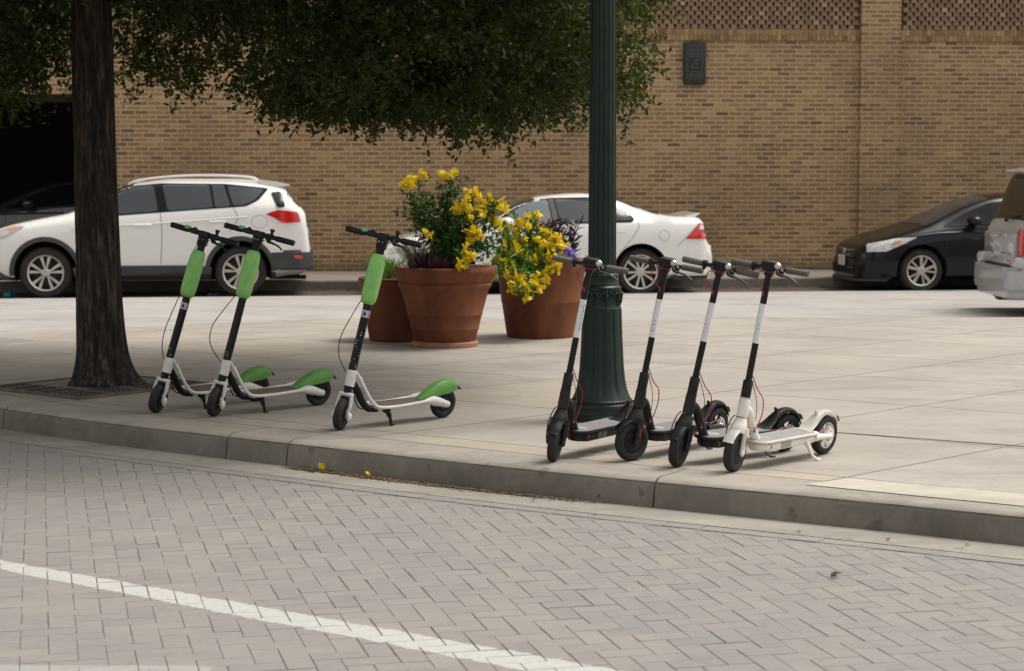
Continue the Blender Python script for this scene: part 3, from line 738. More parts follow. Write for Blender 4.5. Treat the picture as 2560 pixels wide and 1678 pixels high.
c1.patch('window',[(3.50,1.278),(3.66,1.295),(3.80,1.36),(3.93,1.512),(3.41,1.56)],M['glass'],.006,rounded=.05)
c1.patch('window_surround',[(1.33,1.105),(2.5,1.19),(3.5,1.26),(3.68,1.275),(3.84,1.35),(3.99,1.52),(3.4,1.582),(2.5,1.592),(2.1,1.552),(1.78,1.43),(1.5,1.27)],M['blackglass'],.001,rounded=.04)
c1.strip_side('door_seam',[(2.50,1.19),(2.52,.9),(2.50,.47)],.010,M['seamlight'])
c1.strip_side('door_seam',[(3.50,1.26),(3.56,1.1),(3.45,.92)],.010,M['seamlight'])
c1.strip_side('door_seam',[(1.42,1.10),(1.40,.8),(1.42,.47)],.010,M['seamlight'])
c1.strip_side('body_crease',[(1.3,.98),(2.5,1.045),(3.3,1.10),(3.7,1.13)],.03,c1.paint,.002)
for hx,hz in ((2.15,1.015),(3.17,1.06)): c1.strip_side('door_handle',[(hx,hz),(hx+.12,hz+.006),(hx+.24,hz+.004)],.035,M['carwhite'],.02)
c1.patch('sill_cladding',[(1.33,.25),(3.17,.25),(3.2,.43),(3.0,.455),(1.5,.455),(1.30,.43)],M['trim'],.012)
for wx in c1.wheels:
    for sd in (-1,1):
        bm=bmesh.new(); q=[]
        for k in range(33):
            a=R(-18)+R(216)*k/32; row=[]
            for rr,of in ((.425,.002),(.43,.014),(.485,.014),(.492,.002)):
                x=wx+rr*math.cos(a); z=.37+rr*math.sin(a); z=max(z,.26); row.append(bm.verts.new((x,sd*(c1.y_at(min(max(x,.02),4.5),z)+of),z)))
            q.append(row)
        for A,B in zip(q,q[1:]):
            for k in range(3): bm.faces.new((A[k],A[k+1],B[k+1],B[k]))
        bmesh.ops.recalc_face_normals(bm,faces=bm.faces); finish('arch_cladding',bm,M['trim'],suv)
bm=bmesh.new(); 
def plan_bumper(bm,x0,x1,hw,z0,z1,r=.22,mi=0,bev=.03,rear=True):
    pts=[]
    s_=1 if rear else -1
    for k in range(9):
        a=R(90)*k/8; pts.append((x1-s_*r+s_*r*math.sin(a) if True else 0, hw-r+r*math.cos(a)))
    pts=[(x0,hw)]+pts; full=pts+[(x,-y) for x,y in reversed(pts)]
    if not rear: full=full[::-1]
    prism(bm,full,z0,z1,bev=bev,mi=mi)
plan_bumper(bm,4.02,4.60,.905,.38,.66); finish('rear_bumper',bm,M['trim'],suv)
bm=bmesh.new(); box(bm,(3.95,-.6,.24),(4.4,.6,.36),.04); tube(bm,[(4.2,-.62,.28),(4.5,-.62,.27)],.03,10); finish('underbody',bm,M['well'],suv)
bm=bmesh.new(); plan_bumper(bm,.48,.02,.86,.26,.44,.3,rear=False); finish('front_bumper_cladding',bm,M['trim'],suv)
c1.patch('tail_lamp',[(3.94,1.165),(4.12,1.222),(4.39,1.19),(4.43,1.05),(4.18,1.04),(4.08,1.105)],M['redlamp'],.014,rounded=.02)
c1.patch('bumper_reflector',[(4.33,.55),(4.45,.54),(4.45,.58),(4.34,.60)],M['redlamp'],.06)
c1.patch('headlamp',[(.13,.80),(.38,.86),(.62,.985),(.66,1.01),(.45,.99),(.2,.91)],M['whitelamp'],.01,rounded=.03)
c1.patch('indicator_lamp',[(.40,.955),(.52,.955),(.64,1.008),(.5,1.003)],M['orangelamp'],.014,rounded=.015)
c1.patch('fog_lamp',[(.12,.55),(.3,.5),(.3,.62),(.13,.68)],M['trim'],.01,rounded=.03)
c1.top_patch('windscreen',1.33,2.12,.72,M['glass'],ymax1=.60)
c1.top_patch('rear_window',4.235,4.415,.66,M['glass'],ymax1=.74)
bm=bmesh.new(); prism(bm,[(3.85,1.585),(4.12,1.535),(4.27,1.552),(4.285,1.566),(4.10,1.612),(3.85,1.637)],-.615,.615,Matrix.Rotation(R(90),4,'X'),bev=.006); finish('roof_spoiler',bm,M['carwhite'],suv)
for sd in (-1,1):
    bm=bmesh.new(); tube(bm,spline([(2.05,sd*.60,1.575),(2.2,sd*.60,1.635),(2.7,sd*.59,1.69),(3.2,sd*.585,1.70),(3.7,sd*.58,1.675),(3.84,sd*.58,1.62)],5),.022,8,flat=.7); finish('roof_rail',bm,M['carwhite'],suv)
c1.patch('rear_window_edge',[(4.02,1.46),(4.14,1.48),(4.19,1.44),(4.215,1.265),(4.11,1.255)],M['blackglass'],.012,rounded=.02)
bm=bmesh.new(); box(bm,(4.36,-.5,.74),(4.53,.5,.97),.02); box(bm,(4.505,-.16,.80),(4.545,.16,.93)); finish('tailgate_panel',bm,M['carwhite'],suv)
mirror_thing(c1,1.62,1.10,M['black'],M['carwhite'])
bm=bmesh.new(); v=[(3.93,0,1.13)]; 
for wx_,nm in ((3.86,'x'),):
    c1.strip_side('fuel_door_seam',[(wx_+.11*math.cos(a),1.06+.09*math.sin(a)) for a in [R(d) for d in range(0,361,45)]],.006,M['seamlight'],.003,sides=(-1,))
place_car(suv,(-6.42,26.80),.93,.90,R(6.5),LZ)
# ---- white sedan
sed=thing('parked_sedan','white sedan with silver alloy wheels and small boot spoiler parked behind the lamp post','car')
tab=[(0,.38,.50,.57,.50,.42),(.06,.25,.60,.67,.70,.60),(.22,.21,.70,.78,.85,.70),(.6,.2,.80,.88,.905,.75),(1.1,.2,.87,.955,.91,.77),(1.42,.2,.915,1.01,.91,.76),(1.62,.2,.94,1.10,.91,.71),(2.0,.2,.985,1.31,.91,.62),(2.35,.2,1.01,1.405,.91,.585),(2.9,.2,1.035,1.445,.91,.565),(3.3,.2,1.045,1.40,.91,.565),(3.7,.21,1.055,1.27,.905,.59),(4.05,.22,1.06,1.145,.90,.66),(4.25,.24,1.05,1.12,.885,.73),(4.52,.28,1.035,1.115,.86,.74),(4.61,.31,.98,1.06,.835,.74),(4.66,.34,.74,.82,.82,.72),(4.73,.36,.64,.70,.79,.70),(4.76,.42,.56,.62,.72,.62)]
c2=Car(sed,tab,M['carwhite2'],(.97,3.70),.335,.395); c2.body(); c2.wheel(RIM_SED,.242,.23)
c2.patch('window',[(1.70,1.0),(2.44,1.03),(2.40,1.355),(2.15,1.325),(1.88,1.18)],M['glasslite'],.006,rounded=.05)
c2.patch('window',[(2.56,1.035),(3.27,1.055),(3.25,1.27),(2.98,1.335),(2.50,1.365)],M['glass'],.006,rounded=.05)
c2.patch('window',[(3.31,1.058),(3.56,1.065),(3.58,1.09),(3.48,1.175),(3.30,1.255)],M['blackglass'],.022,rounded=.04)
c2.patch('window_surround',[(1.60,.975),(2.5,1.012),(3.58,1.04),(3.62,1.09),(3.51,1.20),(3.3,1.285),(2.98,1.39),(2.4,1.378),(2.1,1.33),(1.8,1.165)],M['blackglass'],.001,rounded=.03)
c2.patch('pillar_trim',[(2.46,1.03),(2.545,1.034),(2.48,1.37),(2.41,1.365)],M['trim'],.008)
c2.strip_side('door_seam',[(2.50,1.02),(2.54,.7),(2.5,.3)],.010,M['seamlight'])
c2.strip_side('door_seam',[(3.66,1.05),(3.66,.95),(3.52,.75),(3.38,.6)],.008,M['seamlight'])
c2.strip_side('door_seam',[(1.5,.93),(1.45,.6),(1.48,.3)],.010,M['seamlight'])
for hx,hz in ((2.22,.87),(3.28,.90)): c2.strip_side('door_handle',[(hx,hz),(hx+.1,hz+.006),(hx+.2,hz+.004)],.03,M['chrome'],.02)
c2.strip_side('fuel_door_seam',[(4.03+.075*math.cos(a),.85+.075*math.sin(a)) for a in [R(d) for d in range(0,361,45)]],.006,M['seamlight'],.003,sides=(-1,))
c2.patch('tail_lamp',[(4.33,.80),(4.545,1.03),(4.60,1.01),(4.66,.80)],M['redlamp'],.012,rounded=.02)
c2.patch('reversing_lamp',[(4.53,.93),(4.62,.93),(4.60,.99),(4.56,1.0)],M['whitelamp'],.018,rounded=.01)
c2.patch('headlamp',[(.12,.60),(.42,.66),(.6,.78),(.35,.75),(.15,.68)],M['whitelamp'],.01,rounded=.02)
c2.strip_side('bumper_seam',[(4.22,.70),(4.33,.80)],.008,M['seamlight'])
c2.top_patch('windscreen',1.50,2.22,.72,M['glass'],ymax1=.56)
c2.top_patch('rear_window',3.35,4.0,.52,M['glass'],ymax1=.62)
bm=bmesh.new(); prism(bm,[(4.36,1.115),(4.58,1.165),(4.60,1.155),(4.50,1.09)],-.62,.62,Matrix.Rotation(R(90),4,'X'),bev=.004); finish('boot_spoiler',bm,M['carwhite2'],sed)
bm=bmesh.new(); plan_bumper(bm,4.2,4.76,.865,.28,.70,.25); finish('rear_bumper',bm,M['carwhite2'],sed)
bm=bmesh.new(); plan_bumper(bm,4.15,4.70,.84,.22,.285,.2); finish('lower_valance',bm,M['trim'],sed)
bm=bmesh.new(); box(bm,(4.62,-.26,.74),(4.70,.26,.86),.01); finish('licence_plate',bm,M['plate'],sed)
mirror_thing(c2,1.78,.99,M['black'],M['carwhite2'])
place_car(sed,(-.89,27.30),.97,.88,R(6.0),LZ)
# ---- black sedan
def black_car(label,pm,names=True):
    root=thing('parked_car',label,'car')
    tab=[(0,.30,.50,.56,.50,.40),(.05,.21,.60,.66,.70,.56),(.2,.18,.68,.745,.82,.66),(.5,.18,.78,.835,.865,.70),(.85,.18,.86,.94,.877,.72),(1.02,.18,.885,1.0,.877,.70),(1.3,.18,.92,1.13,.877,.64),(1.7,.18,.955,1.30,.877,.59),(2.05,.18,.985,1.395,.877,.565),(2.5,.18,1.01,1.435,.877,.55),(3.0,.18,1.03,1.41,.877,.55),(3.5,.18,1.045,1.29,.875,.57),(4.0,.2,1.05,1.13,.865,.66),(4.3,.24,1.03,1.10,.85,.70),(4.45,.3,.96,1.04,.82,.68),(4.52,.38,.7,.78,.74,.62)]
    c=Car(root,tab,pm,(.90,3.57),.318,.375); c.body(); c.wheel(RIM_CIV,.218,.215)
    c.patch('window',[(1.22,.955),(2.38,1.02),(2.33,1.35),(1.98,1.30),(1.6,1.15)],M['blackglass'],.005,rounded=.04)
    c.patch('window',[(2.50,1.025),(3.35,1.055),(3.30,1.24),(2.95,1.345),(2.44,1.365)],M['blackglass'],.005,rounded=.04)
    c.strip_side('door_seam',[(1.28,.95),(1.25,.6),(1.33,.28)],.008,M['seam'])
    c.strip_side('door_seam',[(2.42,1.0),(2.46,.7),(2.42,.28)],.008,M['seam'])
    c.strip_side('body_crease',[(.55,.78),(1.0,.845),(1.3,.87),(2.2,.89)],.03,pm,.004)
    c.patch('headlamp',[(.09,.59),(.36,.60),(.62,.71),(.82,.805),(.52,.79),(.13,.705)],M['whitelamp'],.010,rounded=.03)
    c.patch('indicator_lamp',[(.42,.70),(.52,.70),(.60,.755),(.50,.75)],M['orangelamp'],.015,rounded=.015)
    c.top_patch('windscreen',.98,1.98,.68,M['glass'],ymax1=.54)
    c.top_patch('rear_window',3.3,3.95,.5,M['glass'],ymax1=.58)
    bm=bmesh.new(); plan_bumper(bm,.5,-.02,.83,.20,.50,.35,rear=False); finish('front_bumper',bm,pm,root)
    bm=bmesh.new(); plan_bumper(bm,.4,-.06,.80,.165,.20,.38,rear=False,bev=.006); finish('chin_spoiler',bm,M['trim'],root)
    bm=bmesh.new(); box(bm,(-.035,-.55,.255),(.02,.55,.40),.012); finish('lower_grille',bm,M['well'],root)
    bm=bmesh.new()
    for z in (.53,.60): tube(bm,spline([(.13,-.60,z+.06),(.03,-.35,z+.01),(.0,0,z),(.03,.35,z+.01),(.13,.60,z+.06)],5),.012,6)
    tube(bm,[(-.03,-.50,.36),(-.04,-.25,.345)],.008,6); finish('grille_trim',bm,M['chrome'],root)
    bm=bmesh.new(); lathe(bm,[(.001,.012),(.05,.010),(.055,0)],20,Matrix.Translation((-.015,0,.575))@Matrix.Rotation(R(-90),4,'Y')); finish('grille_emblem',bm,M['chrome'],root)
    bm=bmesh.new(); box(bm,(-.062,-.155,.37),(-.045,.155,.52),.004); finish('licence_plate',bm,M['plate'],root)
    mirror_thing(c,1.64,.985,M['black'],pm)
    return root
civ=black_car('black sedan with two tone alloy wheels parked nose left in front of the pilaster',M['carblack'])
place_car(civ,(5.94,28.20),.90,.86,R(6.5),LZ)
gar=copy_tree(civ); gar['label']='dark grey car standing inside the unlit garage opening at far left'
for o in gar.children:
    if o.name.split('.')[0] in ('body','front_bumper','body_crease','wing_mirror'):
        o.data=o.data.copy(); o.data.materials[0]=M['cardark']
gar.location=(-9.55,32.6,-.05); gar.rotation_euler=(0,0,R(3))
# ---- silver minivan, tail towards the picture
van=thing('minivan','silver minivan seen from behind with red tail lamps at the right edge of the street','minivan')
tab=[(0,.42,.60,.68,.52,.42),(.08,.28,.80,.88,.78,.64),(.4,.23,.93,1.02,.95,.78),(1.0,.22,1.02,1.14,.98,.80),(1.3,.22,1.05,1.25,.99,.78),(1.9,.22,1.08,1.58,.99,.72),(2.5,.22,1.09,1.70,.99,.73),(4.2,.22,1.10,1.715,.99,.73),(4.55,.24,1.09,1.70,.98,.73),(4.63,.26,1.08,1.665,.975,.735),(4.76,.28,1.06,1.36,.965,.775),(4.86,.30,1.03,1.10,.955,.82),(4.90,.31,.96,1.02,.95,.84),(4.93,.33,.60,.66,.945,.86),(4.95,.34,.50,.56,.94,.84)]
c3=Car(van,tab,M['carsilver'],(.95,4.03),.34,.40); c3.body(); c3.wheel(RIM_SED,.235,.225)
c3.patch('window',[(1.55,1.10),(2.35,1.12),(2.35,1.58),(2.0,1.55)],M['glass'],.005,rounded=.04)
c3.patch('window',[(2.45,1.12),(3.45,1.125),(3.45,1.60),(2.45,1.59)],M['glass'],.005,rounded=.04)
c3.patch('window',[(3.55,1.125),(4.55,1.12),(4.48,1.59),(3.55,1.60)],M['glass'],.005,rounded=.04)
c3.top_patch('windscreen',1.3,1.95,.75,M['glass'],ymax1=.68)
c3.top_patch('rear_window',4.645,4.855,.70,M['blackglass'],.006,ymax1=.82)
bm=bmesh.new(); plan_bumper(bm,4.3,5.10,.985,.30,.575,.30,bev=.035); finish('rear_bumper',bm,M['carsilver'],van)
bm=bmesh.new(); plan_bumper(bm,4.3,5.06,.975,.22,.315,.28,bev=.02); finish('lower_valance',bm,M['carsilver'],van)
for sd in (-1,1):
    bm=bmesh.new(); box(bm,(4.72,sd*.82-.15,.56),(5.03,sd*.82+.15,.70),.06,seg=3); finish('bumper_shoulder',bm,M['carsilver'],van)
bm=bmesh.new(); box(bm,(4.90,-.71,.585),(4.985,.71,.95),.02,seg=2); finish('tailgate_panel',bm,M['carsilver'],van)
bm=bmesh.new(); box(bm,(4.93,-.62,.72),(4.992,.62,.728)); box(bm,(4.93,-.64,.575),(4.994,.64,.588)); finish('tailgate_crease',bm,M['seam'],van)
bm=bmesh.new(); box(bm,(4.94,-.26,.655),(4.9885,.26,.90),.015); finish('plate_recess',bm,M['silvershade'],van)
bm=bmesh.new(); box(bm,(4.985,-.155,.69),(4.999,.155,.85),.004); finish('licence_plate',bm,M['plate'],van)
bm=bmesh.new()
for k in range(6): box(bm,(4.998,-.115+k*.04,.735),(5.001,-.093+k*.04,.795))
finish('plate_lettering',bm,M['greyrefl'],van,smooth=0)
bm=bmesh.new(); box(bm,(4.96,-.36,.905),(5.0,.36,.945),.01)
finish('plate_garnish',bm,M['carsilver'],van)
bm=bmesh.new()
for k in range(5): box(bm,(5.0,.05+k*.045,.915),(5.004,.08+k*.045,.935))
finish('garnish_lettering',bm,M['chrome'],van,smooth=0)
bm=bmesh.new(); box(bm,(4.984,.42,.63),(4.99,.56,.65)); finish('badge',bm,M['orangelamp'],van,smooth=0)
for sd in (-1,1):
    bm=bmesh.new()
    def lamp(bm,z0,z1):
        P=[(4.70,sd*.985),(4.80,sd*.990),(4.90,sd*.98),(4.93,sd*.93),(4.945,sd*.86),(4.945,sd*.73),(4.90,sd*.73),(4.70,sd*.9)] if sd>0 else [(4.60,sd*.985),(4.72,sd*.990),(4.85,sd*.97),(4.88,sd*.90),(4.80,sd*.86),(4.60,sd*.88)]
        if sd<0: P=P[::-1]
        prism(bm,P,z0,z1,bev=.015)
    lamp(bm,.70,1.01); o=finish('tail_lamp',bm,M['redlamp'],van)
    bm=bmesh.new(); lamp(bm,.60,.705); finish('reversing_lamp',bm,M['whitelamp'],o)
bm=bmesh.new(); prism(bm,[(4.45,1.66),(4.74,1.64),(4.76,1.665),(4.70,1.69),(4.45,1.725)],-.72,.72,Matrix.Rotation(R(90),4,'X'),bev=.008); o=finish('roof_spoiler',bm,M['carsilver'],van)
bm=bmesh.new(); box(bm,(4.745,-.14,1.648),(4.768,.14,1.668)); finish('high_brake_lamp',bm,M['redlamp'],o)
bm=bmesh.new(); tube(bm,[(4.90,.0,1.09),(4.885,.06,1.13),(4.86,.45,1.17)],[.022,.013,.008],6); finish('rear_wiper',bm,M['black'],van)
for sd in (-1,1):
    bm=bmesh.new(); tube(bm,spline([(2.3,sd*.70,1.68),(2.45,sd*.70,1.735),(3.4,sd*.70,1.755),(4.35,sd*.70,1.735),(4.5,sd*.70,1.68)],5),.018,6); finish('roof_rail',bm,M['carsilver'],van)
bm=bmesh.new(); box(bm,(4.7,-.07,.16),(5.0,.07,.27),.02); prism(bm,[(4.6,-.5),(4.95,-.35),(4.95,.35),(4.6,.5)],.18,.26); finish('tow_hitch',bm,M['rust'],van)
van.rotation_euler=(0,0,R(180)); a=R(180)
cx,cy=5.865,23.78; van.scale=(1,1,1.035); lx,ly=5.05,0
van.location=(cx-(lx*math.cos(a)-ly*math.sin(a)),cy-(lx*math.sin(a)+ly*math.cos(a)),-.2)

# ================================================================ LAMP POST
lp=thing('lamp_post','tall dark green fluted cast iron lamp post standing behind the black scooters','lamp post',(.56,12.10,0))
fl=lambda n,amp:(lambda a,z:1-amp*(.5+.5*math.cos(n*a))**.6)
bm=bmesh.new(); lathe(bm,[(.195,0),(.197,.035),(.188,.045),(.186,.075),(.194,.088),(.192,.105),(.183,.115),(.186,.123),(.19,.13),(.185,.135)],64); finish('plinth',bm,M['iron'],lp)
bm=bmesh.new(); pr=[]
for z,r in ((.13,.185),(.16,.172),(.20,.158),(.25,.148),(.32,.1405),(.40,.135),(.50,.130),(.60,.126),(.70,.1225)): pr.append((r,z))
lathe(bm,pr,192,fn=lambda a,z:1-(.055*min(1,max(0,(z-.135)*14)))*max(0,math.cos(12*a))**.7); finish('fluted_base',bm,M['iron'],lp)
bm=bmesh.new(); lathe(bm,[(.118,.69),(.121,.70),(.116,.71),(.112,.73),(.113,.80),(.119,.82),(.120,.832),(.112,.84),(.106,.845),(.108,.853),(.104,.86),(.102,.89),(.106,.897),(.105,.91),(.097,.918),(.094,.95),(.088,.965)],64)
for k in range(8):
    a=k*PI/4+.2; c_=Vector((math.cos(a),math.sin(a),0)); t_=Vector((-math.sin(a),math.cos(a),0))
    for s_ in (-1,1):
        P=[c_*(.118+.006*math.sin(q*.9))+t_*s_*(.022+.020*math.cos(q)*(1-q/9))+Vector((0,0,.775+.032*math.sin(q)*(1-q/9))) for q in [x*.5 for x in range(13)]]
        tube(bm,P,.0055,6)
    P=[c_*.118+Vector((0,0,.815)),c_*.126+Vector((0,0,.79)),c_*.122+Vector((0,0,.74)),c_*.117+Vector((0,0,.715))]; tube(bm,P,[.006,.010,.008,.003],6)
for k in range(12):
    a=k*PI/6; v=bmesh.ops.create_icosphere(bm,subdivisions=1,radius=.006)['verts']; bmesh.ops.translate(bm,verts=v,vec=(math.cos(a)*.0955,math.sin(a)*.0955,.935))
finish('capital',bm,M['iron'],lp)
bm=bmesh.new(); lathe(bm,[(.088,.955),(.087,1.1),(.083,2),(.079,3),(.072,4.1)],192,fn=lambda a,z:1-.075*max(0,math.cos(16*a))**.7)
finish('shaft',bm,M['iron'],lp)
bm=bmesh.new(); lathe(bm,[(.072,4.1),(.10,4.12),(.10,4.16),(.06,4.2),(.055,4.3),(.12,4.36),(.13,4.40),(.0,4.41)],48); finish('lamp_holder',bm,M['iron'],lp)
bm=bmesh.new(); lathe(bm,[(.10,4.40),(.18,4.5),(.21,4.62),(.18,4.76),(.10,4.86),(.03,4.9),(.001,4.9)],40); finish('lamp_globe',bm,M['lampglass'],lp)

# ================================================================ SCOOTERS
def basis(px,py,yaw,lean):
    return Matrix.Translation((px,py,0))@Matrix.Rotation(yaw,4,'Z')@Matrix.Rotation(lean,4,'X')
class Stem:
    def __init__(s,rake,r,steer):
        s.a=Vector((math.sin(rake),0,math.cos(rake))); s.c=Vector((0,0,r)); lat=Vector((0,1,0)); b=lat.cross(s.a).normalized()
        s.l=lat*math.cos(steer)-b*math.sin(steer); s.b=b*math.cos(steer)+lat*math.sin(steer)
        s.l0=lat; s.b0=b
    def p(s,t,b=0,l=0): return s.c+s.a*t+s.b*b+s.l*l
    def m(s,t=0,b=0,l=0):
        """matrix: local x=back, y=left, z=up the stem"""
        o=s.p(t,b,l); return Matrix(((s.b.x,s.l.x,s.a.x,o.x),(s.b.y,s.l.y,s.a.y,o.y),(s.b.z,s.l.z,s.a.z,o.z),(0,0,0,1)))
def tyre_prof(r,w,bead):
    return [(bead,-w*.34),(bead+.004,-w*.42),(r-w*.42,-w*.5),(r-w*.16,-w*.43),(r-w*.04,-w*.25),(r,0),(r-w*.04,w*.25),(r-w*.16,w*.43),(r-w*.42,w*.5),(bead+.004,w*.42),(bead,w*.34)]
RX=Matrix.Rotation(R(90),4,'X')
def green_scooter(label,px,py,yaw,lean,steer,sticker=True,wear=1,cable_out=.06,seed=1,kick=.02):
    root=thing('electric_scooter',label,'electric scooter',group='green and white rental scooters on the plaza'); root.matrix_basis=basis(px,py,yaw,lean)
    L,rk,r=.822,.2258,.0984; st=Stem(rk,r,steer); rr=random.Random(seed)
    # steered parts
    bm=bmesh.new(); lathe(bm,tyre_prof(r,.048,.055),40,st.m()@RX)
    fw=finish('front_wheel',bm,M['rubber'],root,smooth=60)
    bm=bmesh.new(); lathe(bm,[(.001,-.018),(.052,-.017),(.057,-.010),(.057,.010),(.052,.017),(.001,.018)],28,st.m()@RX); finish('hub_motor',bm,M['black'],fw)
    bm=bmesh.new()
    for s_ in (-1,1):
        for (t0,b0,t1,b1,w0,w1) in ((.128,-.004,.035,-.006,.022,.022),(.035,-.006,-.018,.0,.024,.030)):
            P=[st.p(t0,b0,s_*.033),st.p((t0+t1)/2,(b0+b1)/2,s_*.040),st.p(t1,b1,s_*.041)]; tube(bm,P,[w0/2,w0/2+.002,w1/2],8,flat=1.0)
        v=bmesh.ops.create_icosphere(bm,subdivisions=2,radius=1)['verts']; bmesh.ops.transform(bm,matrix=st.m(-.012,-.0,s_*.051)@Matrix.Diagonal((.023,.014,.030,1)),verts=v)
    box(bm,(-.024,-.042,.112),(.024,.042,.134),.006,st.m(0)); finish('front_fork',bm,M['whitepl'],root)
    bm=bmesh.new(); box(bm,(-.030,-.026,.090),(.045,.026,.108),.008,st.m(0)); finish('front_mudguard',bm,M['black'],root)
    bm=bmesh.new(); tube(bm,[st.p(.13),st.p(.185)],.0245,16); finish('steering_column',bm,M['blackpaint'],root)
    bm=bmesh.new(); tube(bm,[st.p(.268),st.p(.70),st.p(1.06)],[.0250,.0240,.0235],18,flat=1.1)
    sm=finish('stem',bm,M['blackpaint'],root)
    if wear:
        bm=bmesh.new()
        for _ in range(10 if wear==1 else 24):
            t=.285+rr.random()**1.8*.30*(1 if wear==2 else .25); a=rr.uniform(PI*.75,PI*1.6); q=.0252
            v=bmesh.ops.create_icosphere(bm,subdivisions=1,radius=rr.uniform(.0008,.0042))['verts']; bmesh.ops.translate(bm,verts=v,vec=st.p(t,q*1.06*math.cos(a),q*math.sin(a)))
        finish('paint_chips',bm,M['whitepl'],sm,smooth=0)
    # battery pack: rounded slab in front/around the stem
    bm=bmesh.new(); n=28; rings=[]
    for t,wx_,wy in ((.675,.018,.026),(.682,.030,.036),(.70,.039,.043),(.735,.043,.046),(.80,.0435,.0465),(.88,.0435,.0465),(.93,.041,.0455),(.960,.034,.042),(.978,.027,.036),(.984,.018,.026)):
        ring=[]
        for k in range(n):
            a=2*PI*k/n; ca_,sa_=math.cos(a),math.sin(a); e=.62
            x=math.copysign(abs(ca_)**e,ca_)*wx_-.010; y=math.copysign(abs(sa_)**e,sa_)*wy
            ring.append(bm.verts.new(st.p(t,x,y)))
        rings.append(ring)
    for A,B in zip(rings,rings[1:]):
        for k in range(n): bm.faces.new((A[k],A[(k+1)%n],B[(k+1)%n],B[k]))
    bm.faces.new(rings[0][::-1]); bm.faces.new(rings[-1]); bmesh.ops.recalc_face_normals(bm,faces=bm.faces)
    bp=finish('battery_pack',bm,M['greenpl'],root,smooth=60)
    bm=bmesh.new()
    for _ in range(9):
        v=bmesh.ops.create_icosphere(bm,subdivisions=1,radius=rr.uniform(.0018,.0035))['verts']; bmesh.ops.translate(bm,verts=v,vec=st.p(rr.uniform(.70,.95),-.0530,rr.uniform(-.03,.03)))
    finish('scuffs',bm,M['greenbtn'],bp,smooth=0)
    if sticker:
        bm=bmesh.new(); lathe(bm,[(.0262,-.022),(.0262,.022)],24,st.m(.617)@Matrix.Diagonal((1.06,1,1,1))); k_=finish('sticker',bm,M['lilac'],sm)
        bm=bmesh.new(); box(bm,(-.0295,-.012,-.010),(-.0270,.004,.006),0,st.m(.617)); box(bm,(-.0295,-.004,-.014),(-.0272,.002,.012),0,st.m(.617)); finish('sticker_print',bm,M['logo'],k_,smooth=0)
    # handlebar
    hb=1.092; w=.2427
    bm=bmesh.new(); tube(bm,[st.p(hb,0,-w+.01),st.p(hb,0,w-.01)],.0135,14); box(bm,(-.026,-.036,-.024),(.024,.036,.020),.010,st.m(hb),seg=2); box(bm,(-.027,-.030,-.075),(.022,.030,-.018),.007,st.m(hb)); 
    box(bm,(-.018,.045,-.016),(.018,.105,.019),.007,st.m(hb)); box(bm,(-.017,-.105,-.016),(.017,-.045,.018),.007,st.m(hb)); hbr=finish('handlebar',bm,M['black'],root)
    bm=bmesh.new()
    for y in (-.012,.012):
        v=bmesh.ops.create_icosphere(bm,subdivisions=1,radius=.0045)['verts']; bmesh.ops.translate(bm,verts=v,vec=st.p(hb-.036,-.029,y))
    finish('clamp_bolts',bm,M['steel'],hbr)
    for s_ in (-1,1):
        bm=bmesh.new(); tube(bm,[st.p(hb,0,s_*.118),st.p(hb,0,s_*.123),st.p(hb,0,s_*.235),st.p(hb,0,s_*w)],[.0165,.0185,.0185,.0175],16); finish('grip',bm,M['black'],hbr)
    bm=bmesh.new(); box(bm,(-.020,.108,.004),(.010,.142,.026),.005,st.m(hb),seg=2); finish('throttle_button',bm,M['greenbtn'],hbr)
    bm=bmesh.new(); tube(bm,[st.p(hb+.01,-.01,.070),st.p(hb+.028,-.01,.070)],.012,10); finish('charge_indicator',bm,M['black'],hbr)
    bm=bmesh.new(); tube(bm,[st.p(hb+.012,-.010,-.085),st.p(hb+.035,-.010,-.085),st.p(hb+.040,-.010,-.085),st.p(hb+.052,-.010,-.085)],[.010,.010,.017,.012],12); finish('bell',bm,M['black'],hbr)
    bm=bmesh.new(); tube(bm,spline([st.p(hb-.005,-.02,-.075),st.p(hb-.03,-.04,-.085),st.p(hb-.035,-.05,-.13),st.p(hb-.045,-.052,-.17),st.p(hb-.060,-.05,-.195)],4),[.010]*5+[.0075]*4+[.006]*8,8); 
    tube(bm,[st.p(hb-.012,-.01,-.06),st.p(hb-.03,-.035,-.095)],.013,8); finish('brake_lever',bm,M['black'],hbr)
    bm=bmesh.new(); co=cable_out
    tube(bm,spline([st.p(hb-.03,-.035,-.06),st.p(hb-.045,-.045,-.01),st.p(1.0,-.035,.02),st.p(.96,-.02,.03)],6),.003,6); finish('brake_cable',bm,M['black'],hbr)
    bm=bmesh.new(); tube(bm,spline([st.p(.69,-.02,.040),st.p(.58,-.02-co*.3,.05+co*.4),st.p(.45,-.03-co*.5,.055+co*.8),st.p(.34,-.03-co*.3,.05+co*.7),st.p(.25,-.01,.035)],8),.0030,6); finish('brake_cable',bm,M['black'],root)
    # frame (not steered)
    s0=Stem(rk,r,0)
    bm=bmesh.new(); tube(bm,[s0.p(.172,.004),s0.p(.20,.006),s0.p(.250,.002),s0.p(.272,.0)],[.030,.031,.030,.0275],18,flat=1.0)
